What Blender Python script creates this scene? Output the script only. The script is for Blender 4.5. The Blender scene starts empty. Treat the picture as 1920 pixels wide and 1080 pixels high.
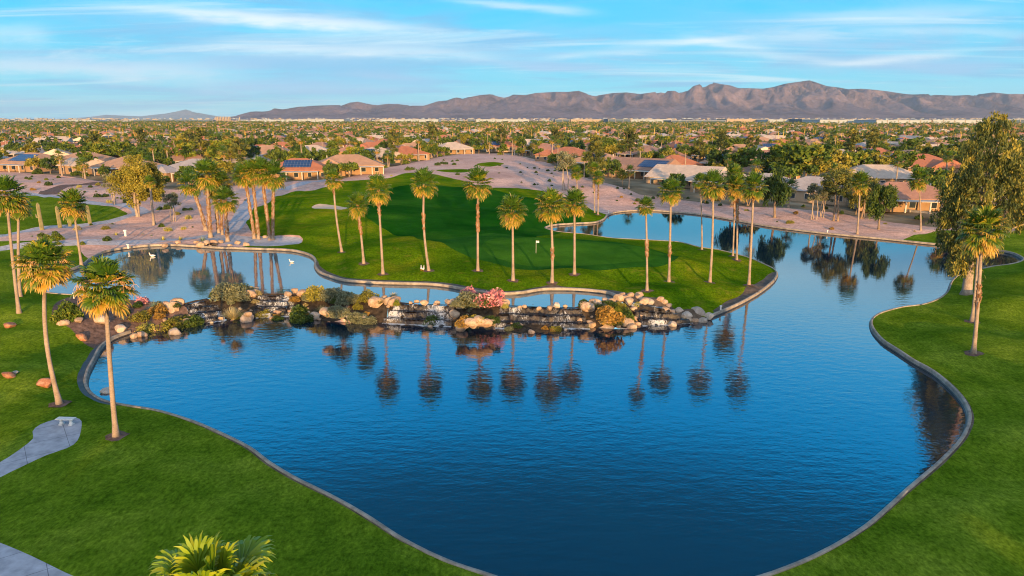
import bpy, math, random
import numpy as np
from mathutils import Vector, Matrix, geometry
R = math.radians
random.seed(7)
rng = np.random.default_rng(7)
scene = bpy.context.scene
col = scene.collection

# ------------------------------------------------------------------ camera
F_PX, CAM_H, PITCH = 1280.0, 22.0, R(13.95)
cam_d = bpy.data.cameras.new('camera'); cam = bpy.data.objects.new('camera', cam_d); col.objects.link(cam)
cam.location = (0, 0, CAM_H); cam.rotation_euler = (R(90) - PITCH, 0, 0)
cam_d.sensor_width = 36; cam_d.lens = 36 * F_PX / 1920; cam_d.clip_start = 0.5; cam_d.clip_end = 60000
scene.camera = cam

# ------------------------------------------------------------------ world and sun
SUN_EL, SUN_AZ = 6.0, 11.0          # sun behind the camera, a little to its right
world = bpy.data.worlds.new('World'); scene.world = world; world.use_nodes = True
wt = world.node_tree; wt.nodes.clear()
def WN(t, **k):
    n = wt.nodes.new(t)
    for a, b in k.items(): setattr(n, a, b)
    return n
wl = wt.links.new
def wmath(op, a, b=None, c=None):
    n = WN('ShaderNodeMath', operation=op)
    for i, v in enumerate((a, b, c)):
        if v is None: continue
        if isinstance(v, (int, float)): n.inputs[i].default_value = v
        else: wl(v, n.inputs[i])
    return n.outputs[0]
def wramp(fac, stops):
    n = WN('ShaderNodeValToRGB'); e = n.color_ramp.elements
    e[0].position, e[0].color = stops[0][0], (*stops[0][1], 1)
    e[1].position, e[1].color = stops[-1][0], (*stops[-1][1], 1)
    for p, c in stops[1:-1]:
        q = e.new(p); q.color = (*c, 1)
    wl(fac, n.inputs[0]); return n.outputs[0]
def wmix(f, a, b):
    n = WN('ShaderNodeMix', data_type='RGBA')
    if isinstance(f, float): n.inputs[0].default_value = f
    else: wl(f, n.inputs[0])
    for i, v in ((6, a), (7, b)):
        if isinstance(v, tuple): n.inputs[i].default_value = (*v, 1)
        else: wl(v, n.inputs[i])
    return n.outputs[2]
out = WN('ShaderNodeOutputWorld'); bg = WN('ShaderNodeBackground'); wl(bg.outputs[0], out.inputs[0])
sky = WN('ShaderNodeTexSky', sky_type='NISHITA', sun_disc=False)
sky.sun_elevation = R(SUN_EL); sky.sun_rotation = R(180 - SUN_AZ); sky.air_density = 1.0; sky.dust_density = 0.4; sky.ozone_density = 3.0
tc = WN('ShaderNodeTexCoord'); sp = WN('ShaderNodeSeparateXYZ'); wl(tc.outputs['Generated'], sp.inputs[0])
X, Y, Z = sp.outputs
zc = wmath('MAXIMUM', Z, 0.0)
# blue sky by height, with a bright band added above view to brighten water
clear = wramp(wmath('POWER', zc, 0.6), [(0.0, (0.21, 0.50, 0.62)), (0.14, (0.11, 0.49, 0.64)), (0.24, (0.035, 0.44, 0.66)), (0.33, (0.02, 0.40, 0.68)),
                                  (0.385, (0.42, 0.74, 0.95)), (0.44, (0.27, 0.72, 1.05)), (0.50, (0.05, 0.60, 1.20)), (0.575, (0.0, 0.50, 1.20)), (0.66, (0.0, 0.135, 0.31)), (0.75, (0.0, 0.085, 0.19)), (1.0, (0.04, 0.14, 0.30))])
# high cloud lies on a plane far above: direction / height
inv = wmath('DIVIDE', 1.0, wmath('ADD', zc, 0.06))
cx = wmath('MULTIPLY', X, inv); cy = wmath('MULTIPLY', Y, inv)
def cloud(scale, sx, sy, rot, lo, hi, detail=8, rough=0.6, dist=0.6, off=0.0):
    cb = WN('ShaderNodeCombineXYZ'); wl(cx, cb.inputs[0]); wl(cy, cb.inputs[1]); cb.inputs[2].default_value = off
    mp = WN('ShaderNodeMapping'); mp.inputs['Rotation'].default_value = (0, 0, R(rot)); mp.inputs['Scale'].default_value = (sx, sy, 1)
    wl(cb.outputs[0], mp.inputs[0])
    nz = WN('ShaderNodeTexNoise'); nz.inputs['Scale'].default_value = scale; nz.inputs['Detail'].default_value = detail
    nz.inputs['Roughness'].default_value = rough; nz.inputs['Distortion'].default_value = dist
    wl(mp.outputs[0], nz.inputs['Vector'])
    mr = WN('ShaderNodeMapRange', interpolation_type='SMOOTHSTEP'); mr.inputs[1].default_value = lo; mr.inputs[2].default_value = hi
    wl(nz.outputs[0], mr.inputs[0]); return mr.outputs[0]
veil = cloud(0.35, 1.0, 1.3, 8, 0.36, 0.70, off=3.1)
cirr = cloud(0.55, 0.55, 1.9, -14, 0.50, 0.74, detail=10, rough=0.66, dist=1.2, off=8.4)
grey = cloud(0.62, 0.7, 1.2, 16, 0.44, 0.60, off=21.7)
# individual long wisps, placed by azimuth and elevation
u = wmath('DIVIDE', X, wmath('MAXIMUM', Y, 0.05)); v = wmath('DIVIDE', Z, wmath('MAXIMUM', Y, 0.05))
wn = WN('ShaderNodeTexNoise'); wn.inputs['Scale'].default_value = 7.0; wn.inputs['Detail'].default_value = 9; wn.inputs['Roughness'].default_value = 0.62
wc = WN('ShaderNodeCombineXYZ'); wl(wmath('MULTIPLY', u, 0.55), wc.inputs[0]); wl(wmath('MULTIPLY', v, 3.0), wc.inputs[1]); wl(wc.outputs[0], wn.inputs['Vector'])
wob = wmath('SUBTRACT', wn.outputs[0], 0.5)
def wisp(px0, py0, px1, py1, thick, strength):
    # pixel of the photo -> azimuth / elevation slopes, fixed in the sky from then on
    def uv(px, py):
        a = (px - 960) / F_PX; b = (py - 540) / F_PX
        f = math.cos(PITCH) - b * math.sin(PITCH); z = -math.sin(PITCH) - b * math.cos(PITCH)
        return a / f, z / f
    (u0, v0), (u1, v1) = uv(px0, py0), uv(px1, py1)
    s = (v1 - v0) / (u1 - u0); th = thick / F_PX
    line = wmath('ADD', wmath('MULTIPLY', wmath('SUBTRACT', u, u0), s), v0)
    dv = wmath('ADD', wmath('SUBTRACT', v, line), wmath('MULTIPLY', wob, th * 4.5))
    g = wmath('EXPONENT', wmath('MULTIPLY', wmath('POWER', wmath('ABSOLUTE', wmath('DIVIDE', dv, th)), 2.0), -1.0))
    um, uw = (u0 + u1) / 2, abs(u1 - u0) / 2
    e = wmath('EXPONENT', wmath('MULTIPLY', wmath('POWER', wmath('ABSOLUTE', wmath('DIVIDE', wmath('SUBTRACT', u, um), uw)), 4.0), -1.0))
    tex = wmath('ADD', wmath('MULTIPLY', wob, 2.2), 0.75)
    return wmath('MULTIPLY', wmath('MULTIPLY', g, e), wmath('MULTIPLY', tex, strength))
def addall(L):
    a = L[0]
    for b in L[1:]: a = wmath('ADD', a, b)
    n = WN('ShaderNodeClamp'); wl(a, n.inputs[0]); return n.outputs[0]
white = addall([wisp(230, 12, 800, 56, 11, 1.1), wisp(400, 88, 920, 104, 14, 0.9), wisp(-80, 122, 420, 138, 22, 0.65),
                wisp(1540, 120, 1800, 98, 7, 0.7), wisp(1290, 72, 1450, 95, 8, 0.6), wisp(840, 2, 1100, 20, 6, 0.7),
                wisp(-60, 60, 90, 62, 14, 0.6), wisp(170, 214, 420, 212, 9, 0.6), wisp(1150, 88, 1400, 70, 6, 0.6), wisp(1500, 30, 1900, 22, 10, 0.5), wisp(1600, 58, 1930, 66, 8, 0.6), wisp(1020, 108, 1230, 96, 5, 0.6), wisp(1330, 100, 1560, 112, 6, 0.6)])
lav = addall([wisp(-100, 108, 720, 132, 22, 1.1), wisp(400, 158, 860, 166, 11, 0.9), wisp(920, 95, 1300, 110, 16, 0.8),
              wisp(1250, 40, 2000, 62, 30, 0.6), wisp(60, 30, 430, 48, 20, 0.6), wisp(1150, 135, 1980, 125, 14, 0.55),
              wisp(500, 190, 620, 187, 4, 0.6), wisp(880, 118, 1180, 128, 9, 0.9), wisp(1380, 88, 1760, 78, 12, 0.8), wisp(640, 140, 880, 148, 7, 0.8), wisp(1560, 112, 1960, 118, 14, 0.7), wisp(960, 60, 1250, 66, 16, 0.6), wisp(120, 150, 520, 170, 12, 0.5)])
lowk = WN('ShaderNodeMapRange', interpolation_type='SMOOTHSTEP'); lowk.inputs[1].default_value = 0.30; lowk.inputs[2].default_value = 0.15; wl(zc, lowk.inputs[0]); LK = lowk.outputs[0]
veil, grey, cirr = [wmath('MULTIPLY', q, LK) for q in (veil, grey, cirr)]
c1 = wmix(wmath('MULTIPLY', veil, 0.25), clear, (0.30, 0.50, 0.63))
c2 = wmix(wmath('MULTIPLY', grey, 0.75), c1, (0.14, 0.34, 0.56))
c3 = wmix(wmath('MULTIPLY', cirr, 0.8), c2, (0.44, 0.60, 0.67))
c4 = wmix(wmath('MULTIPLY', lav, 0.75), c3, (0.24, 0.40, 0.60))
c5 = wmix(wmath('MULTIPLY', white, 0.85), c4, (0.60, 0.65, 0.68))
# the sun-side half of the sky is paler and warmer, lifted as fill light
nsc = WN('ShaderNodeVectorMath', operation='SCALE'); wl(sky.outputs[0], nsc.inputs[0]); nsc.inputs['Scale'].default_value = 0.13
fin0 = wmix(0.94, nsc.outputs[0], c5)
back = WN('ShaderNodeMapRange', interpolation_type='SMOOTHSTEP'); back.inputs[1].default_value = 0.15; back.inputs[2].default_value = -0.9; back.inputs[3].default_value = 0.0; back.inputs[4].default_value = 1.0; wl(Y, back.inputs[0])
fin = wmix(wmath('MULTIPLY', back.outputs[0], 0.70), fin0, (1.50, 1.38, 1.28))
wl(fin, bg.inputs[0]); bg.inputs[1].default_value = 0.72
sun_d = bpy.data.lights.new('sun', 'SUN'); sun = bpy.data.objects.new('sun', sun_d); col.objects.link(sun)
sun_d.energy = 4.8; sun_d.angle = R(0.5); sun_d.color = (1.0, 0.56, 0.20)
sdir = Vector((math.sin(R(SUN_AZ)) * math.cos(R(SUN_EL)), -math.cos(R(SUN_AZ)) * math.cos(R(SUN_EL)), math.sin(R(SUN_EL))))
sun.rotation_euler = sdir.to_track_quat('Z', 'Y').to_euler(); sun.location = (0, -30, 60)
scene.view_settings.view_transform = 'Standard'; scene.view_settings.look = 'None'
scene.view_settings.exposure = 1.2; scene.view_settings.gamma = 1.0
scene.cycles.pixel_filter_type = 'BLACKMAN_HARRIS'; scene.cycles.filter_width = 1.05
scene.cycles.max_bounces = 6; scene.cycles.transparent_max_bounces = 12; scene.cycles.volume_bounces = 0
scene.cycles.caustics_reflective = False; scene.cycles.caustics_refractive = False

# ------------------------------------------------------------------ helpers
def tag(o, label=None, cat=None, group=None, kind=None):
    if label: o['label'] = label
    if cat: o['category'] = cat
    if group: o['group'] = group
    if kind: o['kind'] = kind
    return o
def empty(name, loc, rz=0.0):
    o = bpy.data.objects.new(name, None); col.objects.link(o); o.location = loc; o.rotation_euler = (0, 0, rz)
    o.empty_display_size = 0.3; return o
def mk_mesh(name, V, F, mats, midx=None, smooth=False, tint=None):
    """V (n,3); F: (m,k) array or list of index lists"""
    me = bpy.data.meshes.new(name)
    V = np.asarray(V, dtype=np.float32)
    if isinstance(F, np.ndarray):
        m, k = F.shape
        me.vertices.add(len(V)); me.vertices.foreach_set('co', V.ravel())
        me.loops.add(m * k); me.loops.foreach_set('vertex_index', F.astype(np.int32).ravel())
        me.polygons.add(m); me.polygons.foreach_set('loop_start', np.arange(0, m * k, k, dtype=np.int32))
        me.polygons.foreach_set('loop_total', np.full(m, k, dtype=np.int32))
        me.update(calc_edges=True)
    else:
        me.from_pydata([tuple(map(float, v)) for v in V], [], [list(map(int, f)) for f in F]); me.update()
    for mt in mats: me.materials.append(mt)
    if midx is not None: me.polygons.foreach_set('material_index', np.asarray(midx, dtype=np.int32))
    if smooth: me.polygons.foreach_set('use_smooth', np.ones(len(me.polygons), dtype=bool))
    if tint is not None:
        a = me.attributes.new('tint', 'FLOAT', 'POINT'); a.data.foreach_set('value', np.asarray(tint, dtype=np.float32))
    return me
def link(name, me, parent=None, loc=(0, 0, 0), rz=0.0, s=None):
    o = bpy.data.objects.new(name, me); col.objects.link(o); o.location = loc; o.rotation_euler = (0, 0, rz)
    if s is not None: o.scale = (s, s, s) if isinstance(s, (int, float)) else s
    if parent: o.parent = parent
    return o
class MB:
    def __init__(self): self.v = []; self.f = []; self.m = []; self.t = []
    def add(self, V, F, m=0, t=0.5):
        b = len(self.v); self.v += [tuple(p) for p in V]; self.f += [[i + b for i in f] for f in F]; self.m += [m] * len(F); self.t += [t] * len(V)
    def box(self, c, s, rz=0.0, m=0, t=0.5):
        ca, sa = math.cos(rz), math.sin(rz); P = []
        for dz in (-.5, .5):
            for dx, dy in ((-.5, -.5), (.5, -.5), (.5, .5), (-.5, .5)):
                x, y = dx * s[0], dy * s[1]; P.append((c[0] + x * ca - y * sa, c[1] + x * sa + y * ca, c[2] + dz * s[2]))
        self.add(P, [[3, 2, 1, 0], [4, 5, 6, 7], [0, 1, 5, 4], [1, 2, 6, 5], [2, 3, 7, 6], [3, 0, 4, 7]], m, t)
    def tube(self, pts, rad, n=8, m=0, t=0.5, cap=True):
        pts = [Vector(p) for p in pts]; P = []; F = []
        for i, p in enumerate(pts):
            d = (pts[min(i + 1, len(pts) - 1)] - pts[max(i - 1, 0)]).normalized()
            a = d.cross(Vector((0, 1, 0)) if abs(d.y) < .9 else Vector((1, 0, 0))).normalized(); b = d.cross(a)
            r = rad[i] if isinstance(rad, (list, tuple)) else rad
            for k in range(n):
                th = 2 * math.pi * k / n; P.append(p + (a * math.cos(th) + b * math.sin(th)) * r)
        for i in range(len(pts) - 1):
            for k in range(n): F.append([i * n + k, i * n + (k + 1) % n, (i + 1) * n + (k + 1) % n, (i + 1) * n + k])
        if cap: F.append(list(range(n))[::-1]); F.append([(len(pts) - 1) * n + k for k in range(n)])
        self.add(P, F, m, t)
    def mesh(self, name, mats, smooth=False):
        return mk_mesh(name, self.v, self.f, mats, self.m, smooth, self.t)
    def build(self, name, mats, parent=None, smooth=False, loc=(0, 0, 0), rz=0.0):
        return link(name, self.mesh(name, mats if isinstance(mats, list) else [mats], smooth), parent, loc, rz)

_perm = np.random.default_rng(3).random((256, 256))
def vnoise(x, y, seed=0):
    x = np.asarray(x, float) + seed * 17.3; y = np.asarray(y, float) + seed * 9.1
    xi = np.floor(x).astype(int); yi = np.floor(y).astype(int); fx = x - xi; fy = y - yi
    fx = fx * fx * (3 - 2 * fx); fy = fy * fy * (3 - 2 * fy)
    g = lambda a, b: _perm[a & 255, b & 255]
    return (g(xi, yi) * (1 - fx) + g(xi + 1, yi) * fx) * (1 - fy) + (g(xi, yi + 1) * (1 - fx) + g(xi + 1, yi + 1) * fx) * fy
def fbm(x, y, o=4, seed=0):
    s = 0; a = 1; t = 0
    for i in range(o): s = s + a * vnoise(x * 2 ** i, y * 2 ** i, seed + i); t += a; a *= .5
    return s / t

# ------------------------------------------------------------------ materials
def new_mat(name):
    m = bpy.data.materials.new(name); m.use_nodes = True; nt = m.node_tree
    return m, nt, nt.nodes['Principled BSDF'], nt.nodes['Material Output']
def node(nt, t, **k):
    n = nt.nodes.new(t)
    for a, b in k.items():
        if a.startswith('i_'): n.inputs[a[2:].replace('_', ' ')].default_value = b
        else: setattr(n, a, b)
    return n
def noise(nt, scale, detail=4, rough=.55, coord='Object', vec=None, stretch=None, rot=0):
    if vec is None:
        tcn = node(nt, 'ShaderNodeTexCoord'); vec = tcn.outputs[coord]
    if stretch:
        mp = node(nt, 'ShaderNodeMapping'); mp.inputs['Scale'].default_value = stretch; mp.inputs['Rotation'].default_value = (0, 0, R(rot)); nt.links.new(vec, mp.inputs[0]); vec = mp.outputs[0]
    n = node(nt, 'ShaderNodeTexNoise'); n.inputs['Scale'].default_value = scale; n.inputs['Detail'].default_value = detail; n.inputs['Roughness'].default_value = rough
    nt.links.new(vec, n.inputs['Vector']); return n.outputs[0]
def ramp(nt, fac, stops):
    n = node(nt, 'ShaderNodeValToRGB'); e = n.color_ramp.elements
    e[0].position, e[0].color = stops[0][0], (*stops[0][1], 1); e[1].position, e[1].color = stops[-1][0], (*stops[-1][1], 1)
    for p, c in stops[1:-1]: e.new(p).color = (*c, 1)
    nt.links.new(fac, n.inputs[0]); return n.outputs[0]
def mixc(nt, f, a, b, mode='MIX'):
    n = node(nt, 'ShaderNodeMix', data_type='RGBA', blend_type=mode)
    if isinstance(f, (int, float)): n.inputs[0].default_value = f
    else: nt.links.new(f, n.inputs[0])
    for i, v_ in ((6, a), (7, b)):
        if isinstance(v_, tuple): n.inputs[i].default_value = (*v_, 1)
        else: nt.links.new(v_, n.inputs[i])
    return n.outputs[2]
def bump(nt, bs, h, strength=.5, dist=.1):
    b = node(nt, 'ShaderNodeBump'); b.inputs['Strength'].default_value = strength; b.inputs['Distance'].default_value = dist
    nt.links.new(h, b.inputs['Height']); nt.links.new(b.outputs[0], bs.inputs['Normal']); return b
def simple(name, colr, rough=.7, var=.25, scale=3.0, bstr=.3, bdist=.03, spec=.4, metal=0.0):
    m, nt, bs, o = new_mat(name)
    n = noise(nt, scale, 5); dk = tuple(c * (1 - var) for c in colr); lt = tuple(min(1, c * (1 + var)) for c in colr)
    nt.links.new(ramp(nt, n, [(.3, dk), (.7, lt)]), bs.inputs['Base Color'])
    bs.inputs['Roughness'].default_value = rough; bs.inputs['Specular IOR Level'].default_value = spec; bs.inputs['Metallic'].default_value = metal
    if bstr: bump(nt, bs, noise(nt, scale * 4, 5), bstr, bdist)
    return m
def grass_mat(name, dark, mid, light, patch=.12, fine=9.0, dry=None):
    m, nt, bs, o = new_mat(name); L = nt.links.new
    a = noise(nt, patch, 6, .6); b = noise(nt, fine, 6, .75, stretch=(1.0, .55, 1)); c = noise(nt, patch * 5, 5, .65)
    ca = ramp(nt, a, [(.30, dark), (.5, mid), (.72, light)])
    cb = mixc(nt, .75, ca, ramp(nt, b, [(.34, (.30, .36, .25)), (.5, (.92, .94, .9)), (.68, (1.9, 1.7, 1.6))]), 'MULTIPLY')
    cc = mixc(nt, .65, cb, ramp(nt, c, [(.36, (.74, .78, .72)), (.64, (1.28, 1.18, 1.15))]), 'MULTIPLY')
    if dry:
        d = noise(nt, .35, 7, .7); f = ramp(nt, d, [(.55, (0, 0, 0)), (.72, (.55, .55, .55))]); cc = mixc(nt, f, cc, dry)
    L(cc, bs.inputs['Base Color']); bs.inputs['Roughness'].default_value = 1; bs.inputs['Specular IOR Level'].default_value = 0
    bump(nt, bs, b, .9, .06); return m
M = {}
M['lawn'] = grass_mat('lawn_grass', (.055, .115, .006), (.095, .165, .010), (.165, .235, .022), patch=.16, fine=5.0)
M['island_lawn'] = grass_mat('island_grass', (.035, .105, .003), (.085, .16, .004), (.19, .20, .008), patch=.09, fine=4.0, dry=(.26, .20, .03))
M['fairway'] = grass_mat('fairway_grass', (.004, .052, .004), (.011, .080, .006), (.035, .12, .010), patch=.06)
M['green'] = grass_mat('putting_grass', (.030, .115, .010), (.038, .13, .012), (.048, .15, .014), patch=.08, fine=20)
M['fringe'] = grass_mat('fringe_grass', (.016, .085, .010), (.022, .10, .011), (.032, .12, .014), patch=.1, fine=14)
# gravel
m, nt, bs, o = new_mat('desert_gravel'); L = nt.links.new
a = noise(nt, .035, 6, .6); b = noise(nt, 2.2, 8, .8); c = noise(nt, .35, 6, .7, stretch=(1, 2.2, 1), rot=25)
ca = ramp(nt, a, [(.3, (.46, .275, .22)), (.55, (.58, .385, .32)), (.75, (.66, .47, .40))])
cb = mixc(nt, .8, ca, ramp(nt, b, [(.36, (.55, .53, .53)), (.64, (1.32, 1.28, 1.26))]), 'MULTIPLY')
cc = mixc(nt, .7, cb, ramp(nt, c, [(.36, (.66, .62, .62)), (.5, (1, 1, 1)), (.64, (1.2, 1.2, 1.22))]), 'MULTIPLY')
# beyond the golf course the ground is yards, verges and streets
geo = node(nt, 'ShaderNodeNewGeometry'); sx = node(nt, 'ShaderNodeSeparateXYZ'); L(geo.outputs['Position'], sx.inputs[0])
mr = node(nt, 'ShaderNodeMapRange'); mr.inputs[1].default_value = 420; mr.inputs[2].default_value = 700; L(sx.outputs[1], mr.inputs[0])
fn = noise(nt, .02, 5, .7); far = ramp(nt, fn, [(.35, (.10, .12, .05)), (.5, (.22, .17, .12)), (.65, (.34, .25, .19))])
L(mixc(nt, mr.outputs[0], cc, far), bs.inputs['Base Color']); bs.inputs['Roughness'].default_value = .95; bs.inputs['Specular IOR Level'].default_value = .1
bump(nt, bs, b, .6, .05); M['gravel'] = m
M['mulch'] = simple('bark_mulch', (.13, .085, .07), .95, .5, 2.5, .8, .06, .1)
M['damsoil'] = simple('dam_soil', (.045, .034, .024), .9, .6, 2.2, .9, .1, .15)
M['yard'] = simple('yard_ground', (.19, .155, .105), 1.0, .6, .08, .3, .2, .0)
M['mud'] = simple('wet_soil', (.10, .075, .055), .8, .5, 1.5, .8, .06, .2)
M['path'] = simple('cart_path_concrete', (.36, .36, .40), .85, .26, 1.6, .2, .01, .2)
_nt = M['path'].node_tree; _bs = _nt.nodes['Principled BSDF']; _src = _bs.inputs['Base Color'].links[0].from_socket
_br = node(_nt, 'ShaderNodeTexBrick'); _br.offset = 0; _br.inputs['Scale'].default_value = 1; _br.inputs['Mortar Size'].default_value = .018; _br.inputs['Brick Width'].default_value = 2.4; _br.inputs['Row Height'].default_value = 2.4
_br.inputs['Color1'].default_value = (1, 1, 1, 1); _br.inputs['Color2'].default_value = (.92, .92, .92, 1); _br.inputs['Mortar'].default_value = (.42, .42, .42, 1)
_tc = node(_nt, 'ShaderNodeTexCoord'); _mp = node(_nt, 'ShaderNodeMapping'); _mp.inputs['Rotation'].default_value = (0, 0, R(-38)); _nt.links.new(_tc.outputs['Object'], _mp.inputs[0]); _nt.links.new(_mp.outputs[0], _br.inputs[0])
_nt.links.new(mixc(_nt, 1.0, _src, _br.outputs[0], 'MULTIPLY'), _bs.inputs['Base Color'])
M['sand'] = simple('bunker_sand', (.52, .40, .30), .95, .12, 2, .3, .03, .1)
# kerb
m, nt, bs, o = new_mat('kerb_concrete')
n1 = noise(nt, 1.2, 6, .7); L = nt.links.new
L(ramp(nt, n1, [(.3, (.13, .11, .09)), (.6, (.30, .27, .23)), (.8, (.42, .38, .33))]), bs.inputs['Base Color']); bs.inputs['Roughness'].default_value = .85
bump(nt, bs, noise(nt, 9, 5), .4, .02); M['kerb'] = m
M['wet'] = simple('wet_liner', (.045, .04, .036), .5, .5, 1.4, .5, .03, .4)
# water
def water_mat(name, base, s_far, s_near, ynear, yfar):
    m, nt, bs, o = new_mat(name); L = nt.links.new
    bs.inputs['Base Color'].default_value = (*base, 1); bs.inputs['Roughness'].default_value = .03
    bs.inputs['IOR'].default_value = 2.4; bs.inputs['Specular IOR Level'].default_value = .5
    g = node(nt, 'ShaderNodeNewGeometry'); s = node(nt, 'ShaderNodeSeparateXYZ'); L(g.outputs['Position'], s.inputs[0])
    mr = node(nt, 'ShaderNodeMapRange', interpolation_type='SMOOTHSTEP'); mr.inputs[1].default_value = ynear; mr.inputs[2].default_value = yfar
    mr.inputs[3].default_value = s_near; mr.inputs[4].default_value = s_far; L(s.outputs[1], mr.inputs[0])
    w1 = noise(nt, 1.15, 3, .5, vec=g.outputs['Position'], stretch=(.62, 1.25, 1), rot=10)
    w2 = noise(nt, 3.3, 3, .5, vec=g.outputs['Position'], stretch=(.65, 1.2, 1), rot=-14)
    w3 = noise(nt, .06, 3, .5, vec=g.outputs['Position'])
    mm = node(nt, 'ShaderNodeMath', operation='MULTIPLY_ADD'); L(w2, mm.inputs[0]); mm.inputs[1].default_value = .35; L(w1, mm.inputs[2])
    gust = node(nt, 'ShaderNodeMapRange'); gust.inputs[1].default_value = .35; gust.inputs[2].default_value = .65; gust.inputs[3].default_value = .55; gust.inputs[4].default_value = 1.25; L(w3, gust.inputs[0])
    st = node(nt, 'ShaderNodeMath', operation='MULTIPLY'); L(mr.outputs[0], st.inputs[0]); L(gust.outputs[0], st.inputs[1])
    hh = node(nt, 'ShaderNodeMath', operation='MULTIPLY'); L(mm.outputs[0], hh.inputs[0]); L(st.outputs[0], hh.inputs[1])
    b = node(nt, 'ShaderNodeBump'); b.inputs['Strength'].default_value = 1.0; b.inputs['Distance'].default_value = 1.0
    L(hh.outputs[0], b.inputs['Height']); L(b.outputs[0], bs.inputs['Normal']); return m
M['water'] = water_mat('lake_water', (.0005, .012, .030), .004, .020, 66, 105)
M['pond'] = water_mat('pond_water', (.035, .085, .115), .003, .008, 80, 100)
# ------------------------------------------------------------------ from the photo's bearings to ground coordinates
cP, sP = math.cos(PITCH), math.sin(PITCH)
def g(px, py, z=0.0):
    a = (px - 960) / F_PX; b = (py - 540) / F_PX
    dy = cP - b * sP; dz = -sP - b * cP; t = (z - CAM_H) / dz
    return (a * t, dy * t)
def proj(x, y, z):
    zc_ = y * cP - (z - CAM_H) * sP; up = y * sP + (z - CAM_H) * cP
    return 960 + F_PX * x / zc_, 540 - F_PX * up / zc_
U = 1.7      # level of the upper pond above the lake
def cr(P, step=1.0, closed=True):
    P = [np.array(p, float) for p in P]; n = len(P); outp = []
    for i in range(n if closed else n - 1):
        p0 = P[(i - 1) % n] if closed or i > 0 else P[0]; p1 = P[i]; p2 = P[(i + 1) % n]; p3 = P[(i + 2) % n] if closed or i + 2 < n else P[-1]
        L_ = np.linalg.norm(p2 - p1); d01 = max(np.linalg.norm(p1 - p0), 1e-3) ** .5; d12 = max(L_, 1e-3) ** .5; d23 = max(np.linalg.norm(p3 - p2), 1e-3) ** .5
        m1 = (p2 - p0) / (d01 + d12) * d12 if d01 > .05 else (p2 - p1); m2 = (p3 - p1) / (d12 + d23) * d12 if d23 > .05 else (p2 - p1)
        m1 = m1 * min(1, 1.0 * L_ / max(np.linalg.norm(m1), 1e-3)); m2 = m2 * min(1, 1.0 * L_ / max(np.linalg.norm(m2), 1e-3))
        k = max(1, int(round(L_ / step)))
        for j in range(k):
            t = j / k; outp.append((2 * t**3 - 3 * t**2 + 1) * p1 + (t**3 - 2 * t**2 + t) * m1 + (-2 * t**3 + 3 * t**2) * p2 + (t**3 - t**2) * m2)
    if not closed: outp.append(P[-1])
    return np.array(outp)
def inside(poly, x, y):
    x = np.asarray(x, float); y = np.asarray(y, float); c = np.zeros(x.shape, bool); n = len(poly); j = n - 1
    for i in range(n):
        xi, yi = poly[i]; xj, yj = poly[j]
        if yi != yj:
            c ^= ((yi > y) != (yj > y)) & (x < (xj - xi) * (y - yi) / (yj - yi) + xi)
        j = i
    return c

LAKE_KERB_A = [(1333,597),(1348,590),(1372,580),(1400,566),(1425,551),(1450,531),(1458,518),(1455,511),(1447,505),(1425,495),(1400,485),(1345,471),(1315,467),(1275,457),(1237,454),(1200,452),(1147,449),(1100,442),(1047,437),(1027,432),(1023,429),(1040,424),(1080,421),(1115,419),(1132,413),(1140,405),(1155,400),(1185,397),(1230,397),(1260,399),(1297,402),(1335,407),(1385,416),(1440,426),(1515,436),(1590,444),(1665,451),(1740,459),(1787,463),(1850,469),(1892,476),(1912,484),(1917,489),(1910,494),(1890,499),(1865,502),(1840,507),(1815,512),(1800,517),(1789,524),(1782,532),(1776,547),(1768,557),(1752,567),(1727,575),(1690,580),(1652,590),(1637,598),(1631,607),(1634,620),(1652,642),(1682,662),(1712,682),(1747,702),(1778,728),(1800,752),(1812,775),(1813,795),(1804,820),(1785,845),(1760,870),(1735,892),(1700,922),(1662,957),(1620,993),(1570,1025),(1515,1054),(1445,1082),(1380,1100),(1280,1116),(1150,1122),(1000,1110),(900,1080),(830,1055),(760,1020),(700,981),(640,945),(560,905),(510,875),(470,845),(420,820),(370,798),(300,776),(240,766),(200,757),(176,744),(164,724),(168,700),(178,680),(190,657),(205,643),(225,633),(246,626)]
LAKE_FALLS = [(262,628),(285,622),(312,618),(350,612),(367,607),(393,606),(420,602),(445,601),(475,595),(515,597),(552,592),(577,600),(615,602),(675,605),(715,605),(740,610),(772,612),(802,611),(825,614),(847,612),(866,615),(894,612),(926,613),(950,620),(973,623),(1001,625),(1037,622),(1075,619),(1102,616),(1121,615),(1151,617),(1185,616),(1202,611),(1236,612),(1251,609),(1286,607),(1312,604)]
POND_KERB = [(1157,560),(1142,553),(1114,549),(1076,546),(1020,546),(982,552),(954,554),(917,553),(889,549),(866,545),(832,539),(800,536),(760,535),(720,534),(682,532),(645,529),(620,522),(600,514),(590,502),(590,490),(580,481),(557,474),(532,471),(500,470),(470,469),(405,467),(375,465),(320,462),(280,463),(250,466),(220,470),(200,474),(185,480),(170,489),(160,497),(145,505),(125,512),(100,525),(84,537),(80,546),(92,553),(150,558),(195,563),(245,567)]
POND_FALLS = [(295,567),(337,570),(365,564),(397,558),(415,551),(440,548),(470,550),(487,551),(520,551),(555,552),(582,552),(645,556),(700,561),(730,564),(747,567),(795,569),(851,570),(870,566),(900,565),(925,569),(941,571),(990,574),(1039,576),(1084,575),(1119,570),(1149,566)]
lakeA = cr([g(*p, 0) for p in LAKE_KERB_A], 0.8, False)
lakeB = np.array([g(*p, 0) for p in LAKE_FALLS])
pondA = cr([g(*p, U) for p in POND_KERB], 0.8, False)
pondB = np.array([g(*p, U) for p in POND_FALLS])
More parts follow.
